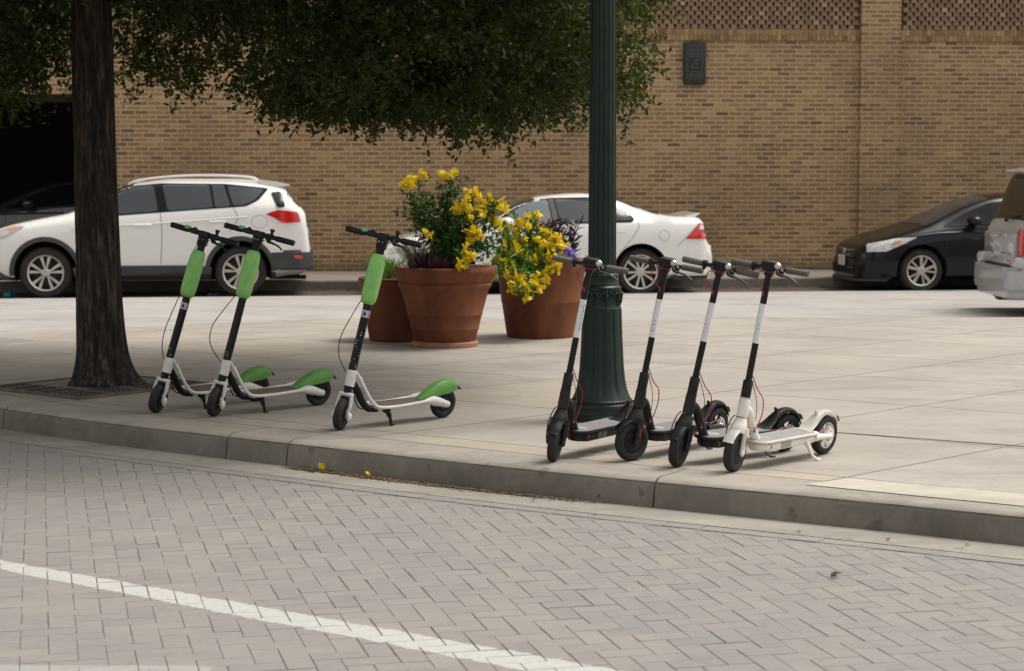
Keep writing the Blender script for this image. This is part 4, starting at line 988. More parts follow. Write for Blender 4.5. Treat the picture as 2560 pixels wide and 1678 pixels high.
    for s_ in (-1,1):
        P=spline([s0.p(.262,.018,s_*.020),Vector((.115,s_*.030,.290)),Vector((.150,s_*.045,.222)),Vector((.190,s_*.062,.160)),Vector((.245,s_*.074,.130)),Vector((.40,s_*.076,.126)),Vector((.58,s_*.074,.134)),Vector((.66,s_*.066,.136)),Vector((.74,s_*.052,.118)),Vector((.80,s_*.044,.100)),Vector((.828,s_*.042,.094))],6)
        n_=len(P); rad=[]
        for i in range(n_):
            x=P[i].x; q=.0105 if x<.60 else (.0105+.020*min(1,(x-.60)/.08) if x<.72 else .0305-.010*(x-.72)/.108); rad.append(q)
        tube(bm,P,rad,10,flat=1)
    box(bm,(.235,-.066,.112),(.62,.066,.132),.006); prism(bm,[(s0.p(.26).x-.005,-.0),(.13,.018),(.13,-.018)],.255,.315)
    finish('frame',bm,M['whitepl'],root,smooth=50)
    bm=bmesh.new(); box(bm,(.262,-.062,.128),(.615,.062,.1385),.004); finish('deck_board',bm,M['deckwood'],root)
    bm=bmesh.new(); tube(bm,spline([s0.p(.195,.03),Vector((.115,0,.225)),Vector((.150,0,.165)),Vector((.20,0,.118)),Vector((.27,0,.106))],5),.022,10,flat=1); tube(bm,spline([s0.p(.24,.03,.02),Vector((.12,.035,.19)),Vector((.165,.04,.115)),Vector((.25,.04,.10))],5),.004,6); finish('cable_duct',bm,M['black'],root)
    bm=bmesh.new(); lathe(bm,tyre_prof(r,.048,.055),40,Matrix.Translation((L,0,r))@RX); rw=finish('rear_wheel',bm,M['rubber'],root,smooth=60)
    bm=bmesh.new(); lathe(bm,[(.001,-.020),(.050,-.019),(.056,-.010),(.056,.010),(.050,.019),(.001,.020)],28,Matrix.Translation((L,0,r))@RX); finish('hub',bm,M['black'],rw)
    bm=bmesh.new()
    for s_ in (-1,1): lathe(bm,[(.001,.056),(.010,.055),(.012,.048),(.012,.03)],12,Matrix.Translation((L,0,r))@Matrix.Rotation(R(90 if s_<0 else -90),4,'X'))
    finish('axle_bolt',bm,M['steel'],rw)
    # green rear mudguard, a humped shell over the wheel
    bm=bmesh.new(); rings=[]
    for x,zt,wd,dr in ((.600,.142,.028,.004),(.635,.163,.042,.018),(.68,.196,.047,.046),(.73,.226,.047,.070),(.78,.243,.045,.084),(.83,.249,.043,.084),(.875,.245,.040,.070),(.905,.232,.034,.045)):
        ring=[]
        for k in range(13):
            a=PI*k/12; ring.append(bm.verts.new((x+.010*(1-math.sin(a)),-math.cos(a)*wd,zt-dr+dr*math.sin(a)**.75)))
        rings.append(ring)
    for A,B in zip(rings,rings[1:]):
        for k in range(12): bm.faces.new((A[k],B[k],B[k+1],A[k+1]))
    bm.faces.new(rings[0]); bmesh.ops.solidify(bm,geom=bm.faces[:],thickness=.004); bmesh.ops.recalc_face_normals(bm,faces=bm.faces)
    mg=finish('rear_mudguard',bm,M['greenpl'],root,smooth=55)
    bm=bmesh.new(); prism(bm,[(.880,.222),(.915,.212),(.955,.178),(.950,.174),(.91,.200),(.875,.208)],-.022,.022,Matrix.Rotation(R(90),4,'X')); finish('mud_flap',bm,M['black'],mg)
    # kickstand on the near side
    ky=-.045; bm=bmesh.new(); x0=.315
    zf=lambda y:-y*math.tan(lean)*1.0
    foot=Vector((x0+.0+kick,ky-.030,0)); foot.z=-foot.y*-0; foot.z=abs(foot.y)*math.tan(lean)+.008
    box(bm,(x0-.022,ky-.016,.088),(x0+.022,ky+.016,.112),.004); mid=Vector((x0+.012,ky-.020,.065))
    tube(bm,[Vector((x0,ky-.006,.100)),mid],[.016,.015],10); tube(bm,[mid,mid.lerp(foot,.6),foot],[.0105,.0095,.010],10); tube(bm,[foot+Vector((-.010,-.004,-.003)),foot+Vector((.018,.0,-.003))],.0085,8); finish('kickstand',bm,M['black'],root)
    return root
GL=[('green and white scooter nearest the tree trunk, leftmost of the three green ones',-2.284,12.449,47.7,10.2,24.5,True,1,.015,1),
    ('green and white scooter second from the tree with a black brake cable bowed out',-1.882,12.265,44.0,7.9,28.8,False,1,.085,2),
    ('green and white scooter with chipped paint on its stem in front of the terracotta pots',-1.028,11.625,44.6,5.9,29.8,True,2,.055,3)]
for a in GL: green_scooter(a[0],a[1],a[2],R(a[3]),R(a[4]),R(a[5]),a[6],a[7],a[8],a[9])

def black_scooter(label,px,py,yaw,lean,steer,white=False,fork=None,logo=0,seed=1):
    root=thing('electric_scooter',label,'electric scooter',group='slim folding scooters beside the lamp post'); root.matrix_basis=basis(px,py,yaw,lean)
    L,rk,r=.840,.1725,.1086; st=Stem(rk,r,steer); sf=Stem(rk,r,steer if fork is None else fork); s0=Stem(rk,r,0)
    bodym=M['whitesc'] if white else M['matblack']; rr=random.Random(seed)
    bm=bmesh.new(); lathe(bm,tyre_prof(r,.050,.066),44,sf.m()@RX); fw=finish('front_wheel',bm,M['rubber'],root,smooth=60)
    bm=bmesh.new(); lathe(bm,[(.001,-.026),(.045,-.025),(.064,-.018),(.068,-.012),(.068,.012),(.064,.018),(.045,.025),(.001,.026)],36,sf.m()@RX); finish('hub_motor',bm,M['black'],fw)
    # fork: crown shell narrowing up into the neck, blades down both sides
    bm=bmesh.new(); n=22; rings=[]
    for t,wx_,wy,bx in ((.098,.044,.040,-.004),(.120,.046,.041,-.006),(.140,.038,.039,-.004),(.158,.031,.034,0),(.172,.027,.029,0),(.176,.026,.027,0)):
        rings.append([bm.verts.new(sf.p(t,wx_*math.cos(2*PI*k/n)+bx,wy*math.sin(2*PI*k/n))) for k in range(n)])
    for A,B in zip(rings,rings[1:]):
        for k in range(n): bm.faces.new((A[k],A[(k+1)%n],B[(k+1)%n],B[k]))
    bm.faces.new(rings[0][::-1]); bm.faces.new(rings[-1])
    for s_ in (-1,1):
        tube(bm,[sf.p(.125,.004,s_*.034),sf.p(.08,.006,s_*.037),sf.p(.03,.004,s_*.038),sf.p(-.012,.0,s_*.038)],[.019,.018,.016,.014],10,flat=1.0)
        v=bmesh.ops.create_icosphere(bm,subdivisions=2,radius=1)['verts']; bmesh.ops.transform(bm,matrix=sf.m(-.004,0,s_*.042)@Matrix.Diagonal((.017,.012,.019,1)),verts=v)
    bmesh.ops.recalc_face_normals(bm,faces=bm.faces); fk=finish('front_fork',bm,bodym,root,smooth=60)
    bm=bmesh.new()
    for s_ in (-1,1): box(bm,(-.005,s_*.0555-.0012,.035),(.005,s_*.0555+.0012,.085),0,sf.m(0))
    finish('fork_reflector',bm,M['redrefl'],fk,smooth=0)
    bm=bmesh.new(); rings=[]          # short front mudguard hugging the tyre
    for k in range(12):
        a=R(20)+R(105)*k/11; cx=-math.cos(a)*(.124)+0; cz=math.sin(a)*.124
        if k<3: cx*=1.06
        rings.append([bm.verts.new(sf.p(cz-.0,cx*-1 if False else cx,.030*math.sin(q)) + (sf.a*cz+sf.b*cx).normalized()*(.008*math.cos(q)-.006)) for q in [R(-90+30*j) for j in range(7)]])
    for A,B in zip(rings,rings[1:]):
        for k in range(6): bm.faces.new((A[k],B[k],B[k+1],A[k+1]))
    bmesh.ops.solidify(bm,geom=bm.faces[:],thickness=.004); bmesh.ops.recalc_face_normals(bm,faces=bm.faces); finish('front_mudguard',bm,bodym,root,smooth=60)
    bm=bmesh.new(); tube(bm,spline([sf.p(.185,-.02,.028),sf.p(.16,-.035,.040),sf.p(.10,-.03,.055),sf.p(.04,-.012,.056),sf.p(.0,-.004,.052)],6),.0032,6); finish('motor_cable',bm,M['black'],root)
    # neck + strut to the deck
    bm=bmesh.new(); tube(bm,[s0.p(.178),s0.p(.20,.003),s0.p(.235,.003),s0.p(.262),s0.p(.283)],[.0275,.0305,.0300,.0285,.0275],20)
    P=spline([s0.p(.232,.010),Vector((.098,0,.300)),Vector((.130,0,.235)),Vector((.165,0,.172)),Vector((.178,0,.150))],5); n_=len(P)
    tube(bm,P,[.026-.002*math.sin(PI*i/(n_-1)) for i in range(n_)],16); nk=finish('neck',bm,bodym,root,smooth=60)
    bm=bmesh.new(); lathe(bm,[(.0283,-.001),(.0283,.001)],24,s0.m(.1775)); lathe(bm,[(.0282,-.0012),(.0282,.0012)],24,s0.m(.279)); finish('neck_seam',bm,M['redrefl'] if white else M['black'],nk)
    bm=bmesh.new(); tube(bm,[s0.p(.282),s0.p(.284),s0.p(.371),s0.p(.374)],[.0245,.0262,.0262,.0245],20); finish('folding_sleeve',bm,M['blackpaint'],root,smooth=40)
    bm=bmesh.new(); tube(bm,[st.p(.37),st.p(.93)],.0172,18); sm=finish('stem',bm,M['blackpaint'],root)
    bm=bmesh.new(); tube(bm,[st.p(.568),st.p(.775)],.0180,20); bd=finish('white_band',bm,M['band'],sm)
    # faded marks running down the band, as far as they can be made out
    bm=bmesh.new()
    if logo==1:
        for t,h in ((.735,.018),(.700,.022),(.668,.010),(.640,.016),(.615,.012)):
            P=[st.p(t+h*math.sin(q)*.8,-.0183*math.cos(.95+.28*math.cos(q)),-.0183*math.sin(.95+.28*math.cos(q))) for q in [x*.6 for x in range(1,9)]]
            tube(bm,P,.0012,5)
        finish('band_marking',bm,M['logo'],bd)
    else:
        for t in ((.655,.635,.60) if logo==2 else (.66,.64)):
            for q in (.2,-.15,.5):
                v=bmesh.ops.create_icosphere(bm,subdivisions=1,radius=.0045)['verts']; bmesh.ops.transform(bm,matrix=Matrix.Translation(st.p(t+q*.01,-.0170*math.cos(q),-.0170*math.sin(q)))@Matrix.Diagonal((.5,.5,1,1)),verts=v)
        finish('band_marking',bm,M['violetink'] if logo!=2 else M['logo'],bd)
    # handlebar
    hb=.966; w=.2124
    bm=bmesh.new(); tube(bm,[st.p(hb,0,-w+.02),st.p(hb,0,w-.02)],.0115,14); box(bm,(-.019,-.022,-.044),(.019,.022,.010),.007,st.m(hb),seg=2)
    box(bm,(-.020,.028,-.014),(.014,.052,.014),.005,st.m(hb)); hbr=finish('handlebar',bm,M['black'],root)
    bm=bmesh.new(); box(bm,(-.036,-.042,.002),(.032,.036,.036),.006,st.m(hb)@Matrix.Rotation(R(-12),4,'Y'),seg=2); box(bm,(-.036,-.038,-.020),(-.002,.030,.012),.008,st.m(hb),seg=2); ds=finish('display_unit',bm,M['black'],hbr)
    bm=bmesh.new(); lathe(bm,[(.001,.004),(.010,.004),(.013,0)],20,st.m(hb-.012,-.022,.030)@Matrix.Rotation(R(-90),4,'Y')); finish('headlight',bm,M['darkrefl'],hbr)
    bm=bmesh.new(); lathe(bm,[(.001,.020),(.009,.0185),(.015,.014),(.019,.006),(.020,-.002),(.019,-.008),(.010,-.010),(.001,-.010)],24,st.m(hb+.012,-.034,-.054)@Matrix.Rotation(R(-75),4,'Y')); finish('bell',bm,M['steel'],hbr)
    for s_ in (-1,1):
        bm=bmesh.new(); tube(bm,[st.p(hb,0,s_*.092),st.p(hb,0,s_*.098),st.p(hb,0,s_*.207),st.p(hb,0,s_*w)],[.0145,.0165,.0172,.0155],16); g=finish('grip',bm,M['grip'],hbr)
    bm=bmesh.new(); tube(bm,[st.p(hb,0,.078),st.p(hb,0,.098)],.0205,16); box(bm,(-.008,.080,-.030),(.008,.096,-.010),.003,st.m(hb)); finish('throttle_collar',bm,M['black'],hbr)
    bm=bmesh.new(); tube(bm,spline([st.p(hb-.014,-.012,-.055),st.p(hb-.030,-.030,-.070),st.p(hb-.034,-.042,-.105),st.p(hb-.042,-.046,-.145),st.p(hb-.060,-.044,-.178)],4),[.014]*4+[.010]*4+[.007]*9,8,flat=.7); tube(bm,[st.p(hb,0,-.062),st.p(hb-.02,-.02,-.075)],.014,10); finish('brake_lever',bm,M['matblack'],hbr)
    bm=bmesh.new(); j=.01*rr.random()
    tube(bm,spline([st.p(hb-.024,-.022,-.045),st.p(hb-.026,-.035,.0),st.p(hb-.035,-.035,.042+j),st.p(hb-.075,-.025,.050+j),st.p(hb-.11,-.020,.028),st.p(hb-.135,-.017,.004)],7),.0026,6); tube(bm,[st.p(hb-.125,-.0180,.006),st.p(hb-.150,-.0175,.001)],.0045,6); finish('red_cable',bm,M['redcable'],root)
    bm=bmesh.new()
    tube(bm,spline([st.p(.40,.015,-.012),Vector((.125,-.018,.43)),Vector((.168,-.03,.37+j)),Vector((.172,-.032,.30+j)),Vector((.145,-.028,.235)),Vector((.125,-.022,.205))],7),.0029,6); finish('red_cable',bm,M['redcable'],root)
    bm=bmesh.new(); tube(bm,spline([st.p(.39,.016,-.006),Vector((.115,-.012,.41)),Vector((.135,-.018,.34)),Vector((.130,-.02,.26)),Vector((.120,-.02,.215))],7),.0022,6); v=bmesh.ops.create_icosphere(bm,subdivisions=2,radius=.007)['verts']; bmesh.ops.translate(bm,verts=v,vec=(.122,-.026,.205)); finish('grey_cable',bm,M['greycable'],root)
    # deck: lower battery box + overhanging rim
    def outl(x0,x1,hw,n=9,rx=.075):
        P=[]
        for k in range(n):
            a=R(180)-R(180)*k/(n-1); P.append((x0+rx-rx*math.sin(a) if False else x0+rx*(1-math.sin(R(180)*k/(n-1))), -hw*math.cos(R(180)*k/(n-1))))
        return [(x,y) for x,y in P]+[(x1,hw),(x1,-hw)]
    bm=bmesh.new(); prism(bm,outl(.155,.665,.064)[::-1],.094,.140,bev=.010); finish('battery_box',bm,bodym if white else M['matblack'],root,smooth=40)
    bm=bmesh.new(); prism(bm,outl(.132,.665,.0775)[::-1],.1385,.1535,bev=.004); dk=finish('deck',bm,bodym,root,smooth=40)
    bm=bmesh.new(); prism(bm,outl(.145,.640,.068)[::-1],.150,.1555); finish('deck_mat',bm,M['greydeck'] if white else M['darkdeck'],dk,smooth=0)
    bm=bmesh.new(); lathe(bm,[(.001,.0015),(.036,.0015),(.037,0)],28,Matrix.Translation((.245,0,.1555))); finish('deck_logo_disc',bm,M['greyrefl'],dk,smooth=0)
    for s_ in (-1,1):
        bm=bmesh.new(); box(bm,(.330,s_*.0648-.0012,.100),(.372,s_*.0648+.0012,.134)); box(bm,(.378,s_*.0648-.0012,.100),(.42,s_*.0648+.0012,.134)); finish('side_reflector',bm,M['greyrefl'] if white else M['darkrefl'],root,smooth=0)
    bm=bmesh.new(); lathe(bm,[(.001,.003),(.0165,.003),(.0175,0)],16,Matrix.Translation((.225,-.0595,.117))@Matrix.Rotation(R(90),4,'X')@Matrix.Rotation(R(-14),4,'Y')); v0=box(bm,(.221,-.0615,.103),(.229,-.060,.110)); finish('charge_port_cap',bm,M['redrefl'],root)
    # rear end
    bm=bmesh.new()
    for s_ in (-1,1):
        P=[Vector((.655,s_*.052,.120)),Vector((.72,s_*.046,.118)),Vector((.80,s_*.044,.112)),Vector((L+.004,s_*.043,.109))]; tube(bm,P,[.024,.020,.016,.015],8)
    box(bm,(.63,-.060,.100),(.705,.060,.150),.012,seg=2); finish('rear_arm',bm,bodym,root,smooth=50)
    bm=bmesh.new(); lathe(bm,tyre_prof(r,.050,.072),44,Matrix.Translation((L,0,r))@RX); rw=finish('rear_wheel',bm,M['rubber'],root,smooth=60)
    bm=bmesh.new(); Mw=Matrix.Translation((L,0,r))@RX
    lathe(bm,[(.073,-.020),(.066,-.018),(.066,.018),(.073,.020)],40,Mw); lathe(bm,[(.001,-.024),(.022,-.022),(.024,0),(.022,.022),(.001,.024)],20,Mw)
    for k in range(6):
        a=k*PI/3; tube(bm,[Vector((L+.02*math.cos(a),0,r+.02*math.sin(a))),Vector((L+.068*math.cos(a),0,r+.068*math.sin(a)))],.007,6)
    finish('rear_rim',bm,M['steel'] if white else M['black'],rw)
    bm=bmesh.new()
    for s_ in (-1,):
        lathe(bm,[(.050,.0),(.050,.003),(.030,.003),(.030,0)],32,Matrix.Translation((L,s_*.030,r))@RX)
        tube(bm,[Vector((L-.040,-.040,r+.012)),Vector((L-.010,-.040,r+.052))],.012,8)
        lathe(bm,[(.001,.052),(.018,.051),(.020,.046),(.020,.03)],16,Matrix.Translation((L,0,r))@RX)
    finish('disc_brake',bm,bodym if white else M['steel'],rw)
    bm=bmesh.new(); box(bm,(L-.006,-.056,r-.003),(L+.040,-.052,r+.004)); tube(bm,spline([Vector((.66,-.05,.135)),Vector((.73,-.056,.15)),Vector((L-.03,-.05,r+.05))],5),.0028,6); finish('brake_line',bm,M['redcable'],rw)
    # rear mudguard
    bm=bmesh.new(); rings=[]
    path=spline([(.615,0,.158),(.655,0,.166),(.695,0,.193),(.735,0,.228),(.785,0,.250),(.84,0,.252),(.89,0,.235),(.93,0,.200),(.950,0,.158)],3)
    for i,p in enumerate(path):
        t=(path[min(len(path)-1,i+1)]-path[max(0,i-1)]).normalized(); n_=Vector((-t.z,0,t.x)); f_=i/(len(path)-1); wd=.050*(1-.42*min(1,f_*2.2)); dp=.004+.020*min(1,max(0,f_-.15)*4)
        rings.append([bm.verts.new(p+Vector((0,-math.cos(q)*wd,0))+n_*(dp*math.sin(q)**.8-dp)) for q in [PI*j/8 for j in range(9)]])
    for A,B in zip(rings,rings[1:]):
        for k in range(8): bm.faces.new((A[k],B[k],B[k+1],A[k+1]))
    bmesh.ops.solidify(bm,geom=bm.faces[:],thickness=.004); bmesh.ops.recalc_face_normals(bm,faces=bm.faces); mg=finish('rear_mudguard',bm,bodym,root,smooth=60)
    bm=bmesh.new(); tube(bm,[Vector((.745,0,.232)),Vector((.738,0,.252)),Vector((.730,0,.256))],[.010,.009,.007],8); finish('hook_catch',bm,bodym,mg)
    bm=bmesh.new(); box(bm,(-.005,-.020,-.020),(.005,.020,.020),.004,Matrix.Translation((.948,0,.192))@Matrix.Rotation(R(-35),4,'Y')); finish('tail_light',bm,M['darkrefl'],mg)
    bm=bmesh.new(); x0=.575; foot=Vector((x0+.035,-.112,0)); foot.z=.112*math.tan(lean)+.007
    tube(bm,spline([Vector((x0-.012,-.058,.122)),Vector((x0,-.074,.085)),Vector((x0+.016,-.094,.040)),foot],4),[.012]*4+[.0085]*9,8); tube(bm,[foot,foot+Vector((.026,-.006,-.002))],.0075,8); finish('kickstand',bm,bodym if white else M['greycable'],root)
    return root
black_scooter('black scooter directly in front of the lamp post, its white stem band lettered',.224,10.369,R(56.5),R(6.8),R(15.2),fork=R(20),logo=1,seed=1)
black_scooter('black scooter with its front wheel turned sideways, just right of the lamp post',.632,10.389,R(51.8),R(6.4),R(10.7),fork=R(-14),logo=2,seed=2)
black_scooter('black scooter standing right beside the white one',.874,10.184,R(41.2),R(7.5),R(22.2),logo=3,seed=3)
black_scooter('white bodied scooter with black stem at the right end of the row',1.147,10.012,R(48.2),R(5.5),R(12),white=True,logo=4,seed=4)

# ================================================================ POTS AND PLANTS
def pot(label,x,y,prof,saucer=False):
    t=thing('flower_pot',label,'flower pot',(x,y,0),group='terracotta flower pots on the plaza')
    bm=bmesh.new(); lathe(bm,prof,72,fn=lambda a,z:1+.003*math.sin(3*a)); finish('pot_body',bm,M['terracotta'],t,smooth=45)
    bm=bmesh.new(); rr_=[p for p in prof if p[1]>=max(q[1] for q in prof)-.07][-1][0]; lathe(bm,[(.001,prof[-1][1]+.01),(rr_,prof[-1][1])],40); finish('soil',bm,M['soil'],t)
    if saucer:
        bm=bmesh.new(); lathe(bm,[(.285,0),(.296,.004),(.297,.034),(.285,.045),(.26,.05)],72); finish('foot_ring',bm,M['saucer'],t)
    return t
pot('large front terracotta pot with thick rolled rim and pale foot ring',-.593,17.2,[(.255,.03),(.27,.045),(.292,.14),(.300,.15),(.305,.16),(.302,.165),(.325,.27),(.331,.275),(.336,.285),(.332,.292),(.385,.49),(.400,.515),(.416,.535),(.414,.555),(.402,.565),(.412,.58),(.428,.60),(.432,.62),(.442,.635),(.453,.655),(.455,.68),(.445,.70),(.430,.705),(.41,.695),(.39,.66),(.37,.62)],True)
pot('smaller terracotta pot half hidden behind the front pot',-1.03,17.78,[(.26,0),(.275,.01),(.30,.15),(.335,.36),(.355,.47),(.358,.50),(.368,.51),(.375,.54),(.372,.57),(.355,.58),(.33,.56),(.32,.52)])
pot('tall terracotta pot under the trailing yellow flowers beside the lamp post',.27,18.15,[(.305,0),(.318,.008),(.335,.12),(.365,.32),(.369,.325),(.372,.335),(.370,.342),(.395,.52),(.404,.585),(.412,.60),(.420,.62),(.424,.68),(.420,.715),(.405,.725),(.38,.71),(.37,.66)])
rs=np.random.RandomState(5)
def curve_pts(a,b,sag,n=7):
    a=Vector(a);b=Vector(b); m_=(a+b)/2+Vector((0,0,sag)); return [a*(1-t)**2+m_*2*t*(1-t)+b*t*t for t in [k/(n-1) for k in range(n)]]
def flower_cluster_mesh(seed,rad=.046,n=12):
    r_=np.random.RandomState(seed); V=[];F=[];c=0
    for _ in range(n):
        o=r_.normal(size=3)*rad*.48; ax=r_.normal(size=3); ax[1]-=.7; ax/=np.linalg.norm(ax); s_=np.cross(ax,[0,0,1.]); s_/=np.linalg.norm(s_)+1e-6; u=np.cross(ax,s_)
        R_=r_.uniform(.020,.029)
        for k in range(5):
            a=2*PI*k/5; b_=a+2*PI/10; d=s_*math.cos(a)+u*math.sin(a); p0=o; p1=o+(s_*math.cos(a-.5)+u*math.sin(a-.5))*R_*.8+ax*R_*.45; p2=o+d*R_*1.12+ax*R_*.25; p3=o+(s_*math.cos(a+.5)+u*math.sin(a+.5))*R_*.8+ax*R_*.45
            V+=[p0,p1,p2,p3]; F.append([c,c+1,c+2,c+3]); c+=4
    return np.array(V),np.array(F)
FC=[]
def clusters(parent,pts,m,name='flower_cluster',rad=.042,sz=None):
    base=[]
    for i,p in enumerate(pts):
        if len(base)<5:
            V,F=flower_cluster_mesh(10+i,rad); o=np_mesh(name,V,F,m,parent); base.append(o)
        else:
            o=base[i%5].copy(); C.objects.link(o); o.parent=parent
        o.location=p; s_=(sz[i] if sz is not None else 1)*rnd.uniform(.85,1.2); o.scale=(s_,s_,s_); o.rotation_euler=(rnd.uniform(-.4,.4),rnd.uniform(-.4,.4),rnd.uniform(0,6.28))
def shrub(label,base,stems,m,nleaf,lsize,spread,flowers,name='flowering_shrub',sz=None,cat='flowering shrub'):
    t=thing(name,label,cat,base); bm=bmesh.new(); P=[];D=[]
    for (a,b,sag) in stems:
        c=curve_pts(a,b,sag,8); tube(bm,c,[.006-.0005*i for i in range(8)],5,cap=False)
        for _ in range(nleaf):
            f=rs.uniform(.12,1.05); i=min(6,int(f*7)); p=c[i].lerp(c[i+1],min(1,f*7-i)); d=rs.normal(size=3); d[2]-=.15; d/=np.linalg.norm(d)
            q=np.array(p)+d*abs(rs.normal())*spread
            for k in range(3):
                P.append(q+d*.0); D.append(d+rs.normal(size=3)*.6)
    finish('stems',bm,M['stem'],t); P=np.array(P);D=np.array(D); n=len(P)
    V,F=leaves(P,D,rs.uniform(.7,1.3,n)*lsize,rs.uniform(.8,1.2,n)*lsize*.36,rs=rs); np_mesh('foliage',V,F,m,t)
    if flowers: clusters(t,flowers,M['yellow'],sz=sz)
    return t
def px2(x,y,Y,bx,by,bz=.70):
    """survey reading -> offset from the plant's own base"""
    f=4873.65; p=R(4.916); c,s_=math.cos(p),math.sin(p); u=(x-1280)/f; v=(839-y)/f; d=(u,c+v*s_,-s_+v*c); t=Y/d[1]
    return Vector((t*d[0]-bx,Y-by,1.5692+t*d[2]-bz))
# tall yellow shrub in the front pot
bx,by=-.55,17.2
fl=[px2(x,y,Y,bx,by) for x,y,Y in [(1012,459,17.1),(1030,458,17.1),(1027,447,17.2),(1056,436,17.2),(1105,439,17.2),(1115,436,17.1),(1137,431,17.2),(1172,482,17.1),(1188,478,17.2),(1197,491,17.1),(1160,512,17.0),(1142,518,17.1),(1165,514,17.0),(1210,508,17.1),(1222,503,17.2),(1248,508,17.1),(1258,517,17.0),(1200,518,17.1),(1143,528,17.0),(1178,545,17.0),(1205,533,17.0),(1190,575,16.9),(1172,580,17.0),(1200,590,16.9),(1180,597,16.9),(1163,625,16.8),(1170,640,16.8),(1163,653,16.8),(1180,641,16.8),(1147,665,16.75),(1067,583,16.9),(1232,545,17.1),(1240,556,17.1)]]
stems=[((rs.uniform(-.12,.12),rs.uniform(-.1,.1),0),tuple(px2(x,y,Y,bx,by)),s_) for x,y,Y,s_ in [(1020,470,17.15,.1),(1050,450,17.2,.1),(1110,445,17.2,.12),(1135,440,17.25,.1),(1010,530,17.1,.15),(1040,520,17.1,.1),(1060,500,17.1,.1),(1090,500,17.2,.1),(1120,490,17.2,.1),(1180,490,17.2,.15),(1215,510,17.1,.15),(1250,515,17.1,.2),(1160,520,17.1,.1),(1190,560,17.0,.12),(1210,590,16.95,.15),(1170,640,16.85,.15),(1100,560,17.1,.1),(1110,600,17.05,.05),(1140,580,17.0,.1),(1080,600,17.0,.08),(1230,560,17.1,.15),(1220,620,16.95,.15)]]
shrub('tall leggy shrub with yellow flower clusters rising from the front pot',(bx,by,.70),stems,M['darkshrub'],62,.062,.045,fl)
# trailing yellow shrub in the right-hand pot
bx,by=.10,18.0
fl2=[px2(x,y,Y,bx,by) for x,y,Y in [(1240,552,17.8),(1320,538,17.9),(1341,541,17.9),(1300,556,17.8),(1322,566,17.8),(1270,566,17.9),(1372,585,17.8),(1385,600,17.75),(1377,615,17.7),(1392,605,17.75),(1404,610,17.8),(1368,595,17.8),(1400,617,17.7),(1380,630,17.7),(1262,604,17.8),(1290,612,17.7),(1243,645,17.6),(1258,655,17.6),(1286,643,17.7),(1325,648,17.65),(1283,662,17.6),(1375,650,17.65),(1388,668,17.6),(1393,660,17.6),(1360,682,17.6),(1372,670,17.6),(1362,697,17.55),(1211,690,17.5),(1230,693,17.5),(1266,690,17.5),(1290,700,17.5),(1302,695,17.5),(1280,715,17.45),(1306,718,17.45),(1315,722,17.45),(1344,715,17.5),(1318,744,17.4),(1250,560,17.9),(1345,600,17.7),(1333,655,17.65),(1280,600,17.8),(1355,575,17.8),(1366,605,17.75),(1390,590,17.75),(1350,630,17.7),(1368,638,17.65),(1335,700,17.55),(1345,690,17.55),(1270,640,17.7),(1255,620,17.7),(1225,680,17.55),(1300,630,17.7),(1310,600,17.75),(1383,645,17.65),(1290,580,17.8)]]
stems=[((rs.uniform(-.12,.16),rs.uniform(-.1,.1),0),tuple(px2(x,y,Y,bx,by)),s_) for x,y,Y,s_ in [(1240,560,17.8,.15),(1290,550,17.85,.15),(1330,545,17.9,.15),(1370,590,17.8,.15),(1395,615,17.7,.15),(1390,660,17.65,.2),(1365,690,17.6,.2),(1345,715,17.5,.25),(1310,720,17.45,.25),(1280,710,17.45,.25),(1250,690,17.5,.25),(1220,690,17.5,.25),(1240,640,17.6,.15),(1280,640,17.6,.12),(1320,640,17.65,.12),(1350,640,17.65,.12),(1345,600,17.75,.1),(1300,600,17.75,.1),(1265,600,17.75,.1),(1318,740,17.4,.25),(1330,580,17.85,.1),(1230,600,17.8,.15),(1250,660,17.6,.2),(1300,680,17.55,.2),(1340,680,17.6,.2)]]
shrub('bushy shrub of yellow flowers trailing over the rim of the right pot',(bx,by,.70),stems,M['shrubleaf'],62,.052,.045,fl2)
# grasses, purple leaves, small companions
def tuft(name,label,base,n,h,m,lean,wd=.006,cat='plant',spread=.1,out=.5):
    bm=bmesh.new()
    for _ in range(n):
        a=rs.uniform(0,2*PI); r0=rs.uniform(0,spread); o=Vector((r0*math.cos(a),r0*math.sin(a),0)); hh=h*rs.uniform(.5,1.1); ot=out*hh*rs.uniform(.3,1.2); a2=a+rs.normal()*.5
        tip=o+Vector((math.cos(a2)*ot+lean*hh,math.sin(a2)*ot,hh)); c=curve_pts(o,tip,hh*.28,6); sd=Vector((-math.sin(a2),math.cos(a2),0)) if rs.rand()<.5 else Vector((1,0,0)); prev=None
        for i,p in enumerate(c):
            w_=wd*(1-(i/5)**2*.92)*.5; q=(bm.verts.new(p+sd*w_),bm.verts.new(p-sd*w_))
            if prev: bm.faces.new((prev[0],prev[1],q[1],q[0]))
            prev=q
    o=finish(name,bm,m,None,smooth=0); o.location=base; return tag(o,label,cat)
tuft('ornamental_grass','pale arching grass tuft at the left side of the front pot',(-.82,17.1,.69),150,.30,M['grass'],-.15,.007,'ornamental grass',.12,.9)
tuft('leafy_plant','low green plant filling the half hidden back pot',(-1.12,17.75,.56),130,.20,M['shrubleaf'],0,.014,'leafy plant',.18,.7)
tuft('broad_leaf_plant','low dark leaved plant at the base of the tall yellow shrub',(-.70,17.0,.69),90,.14,M['purpleleaf'],0,.035,'leafy plant',.20,.8)
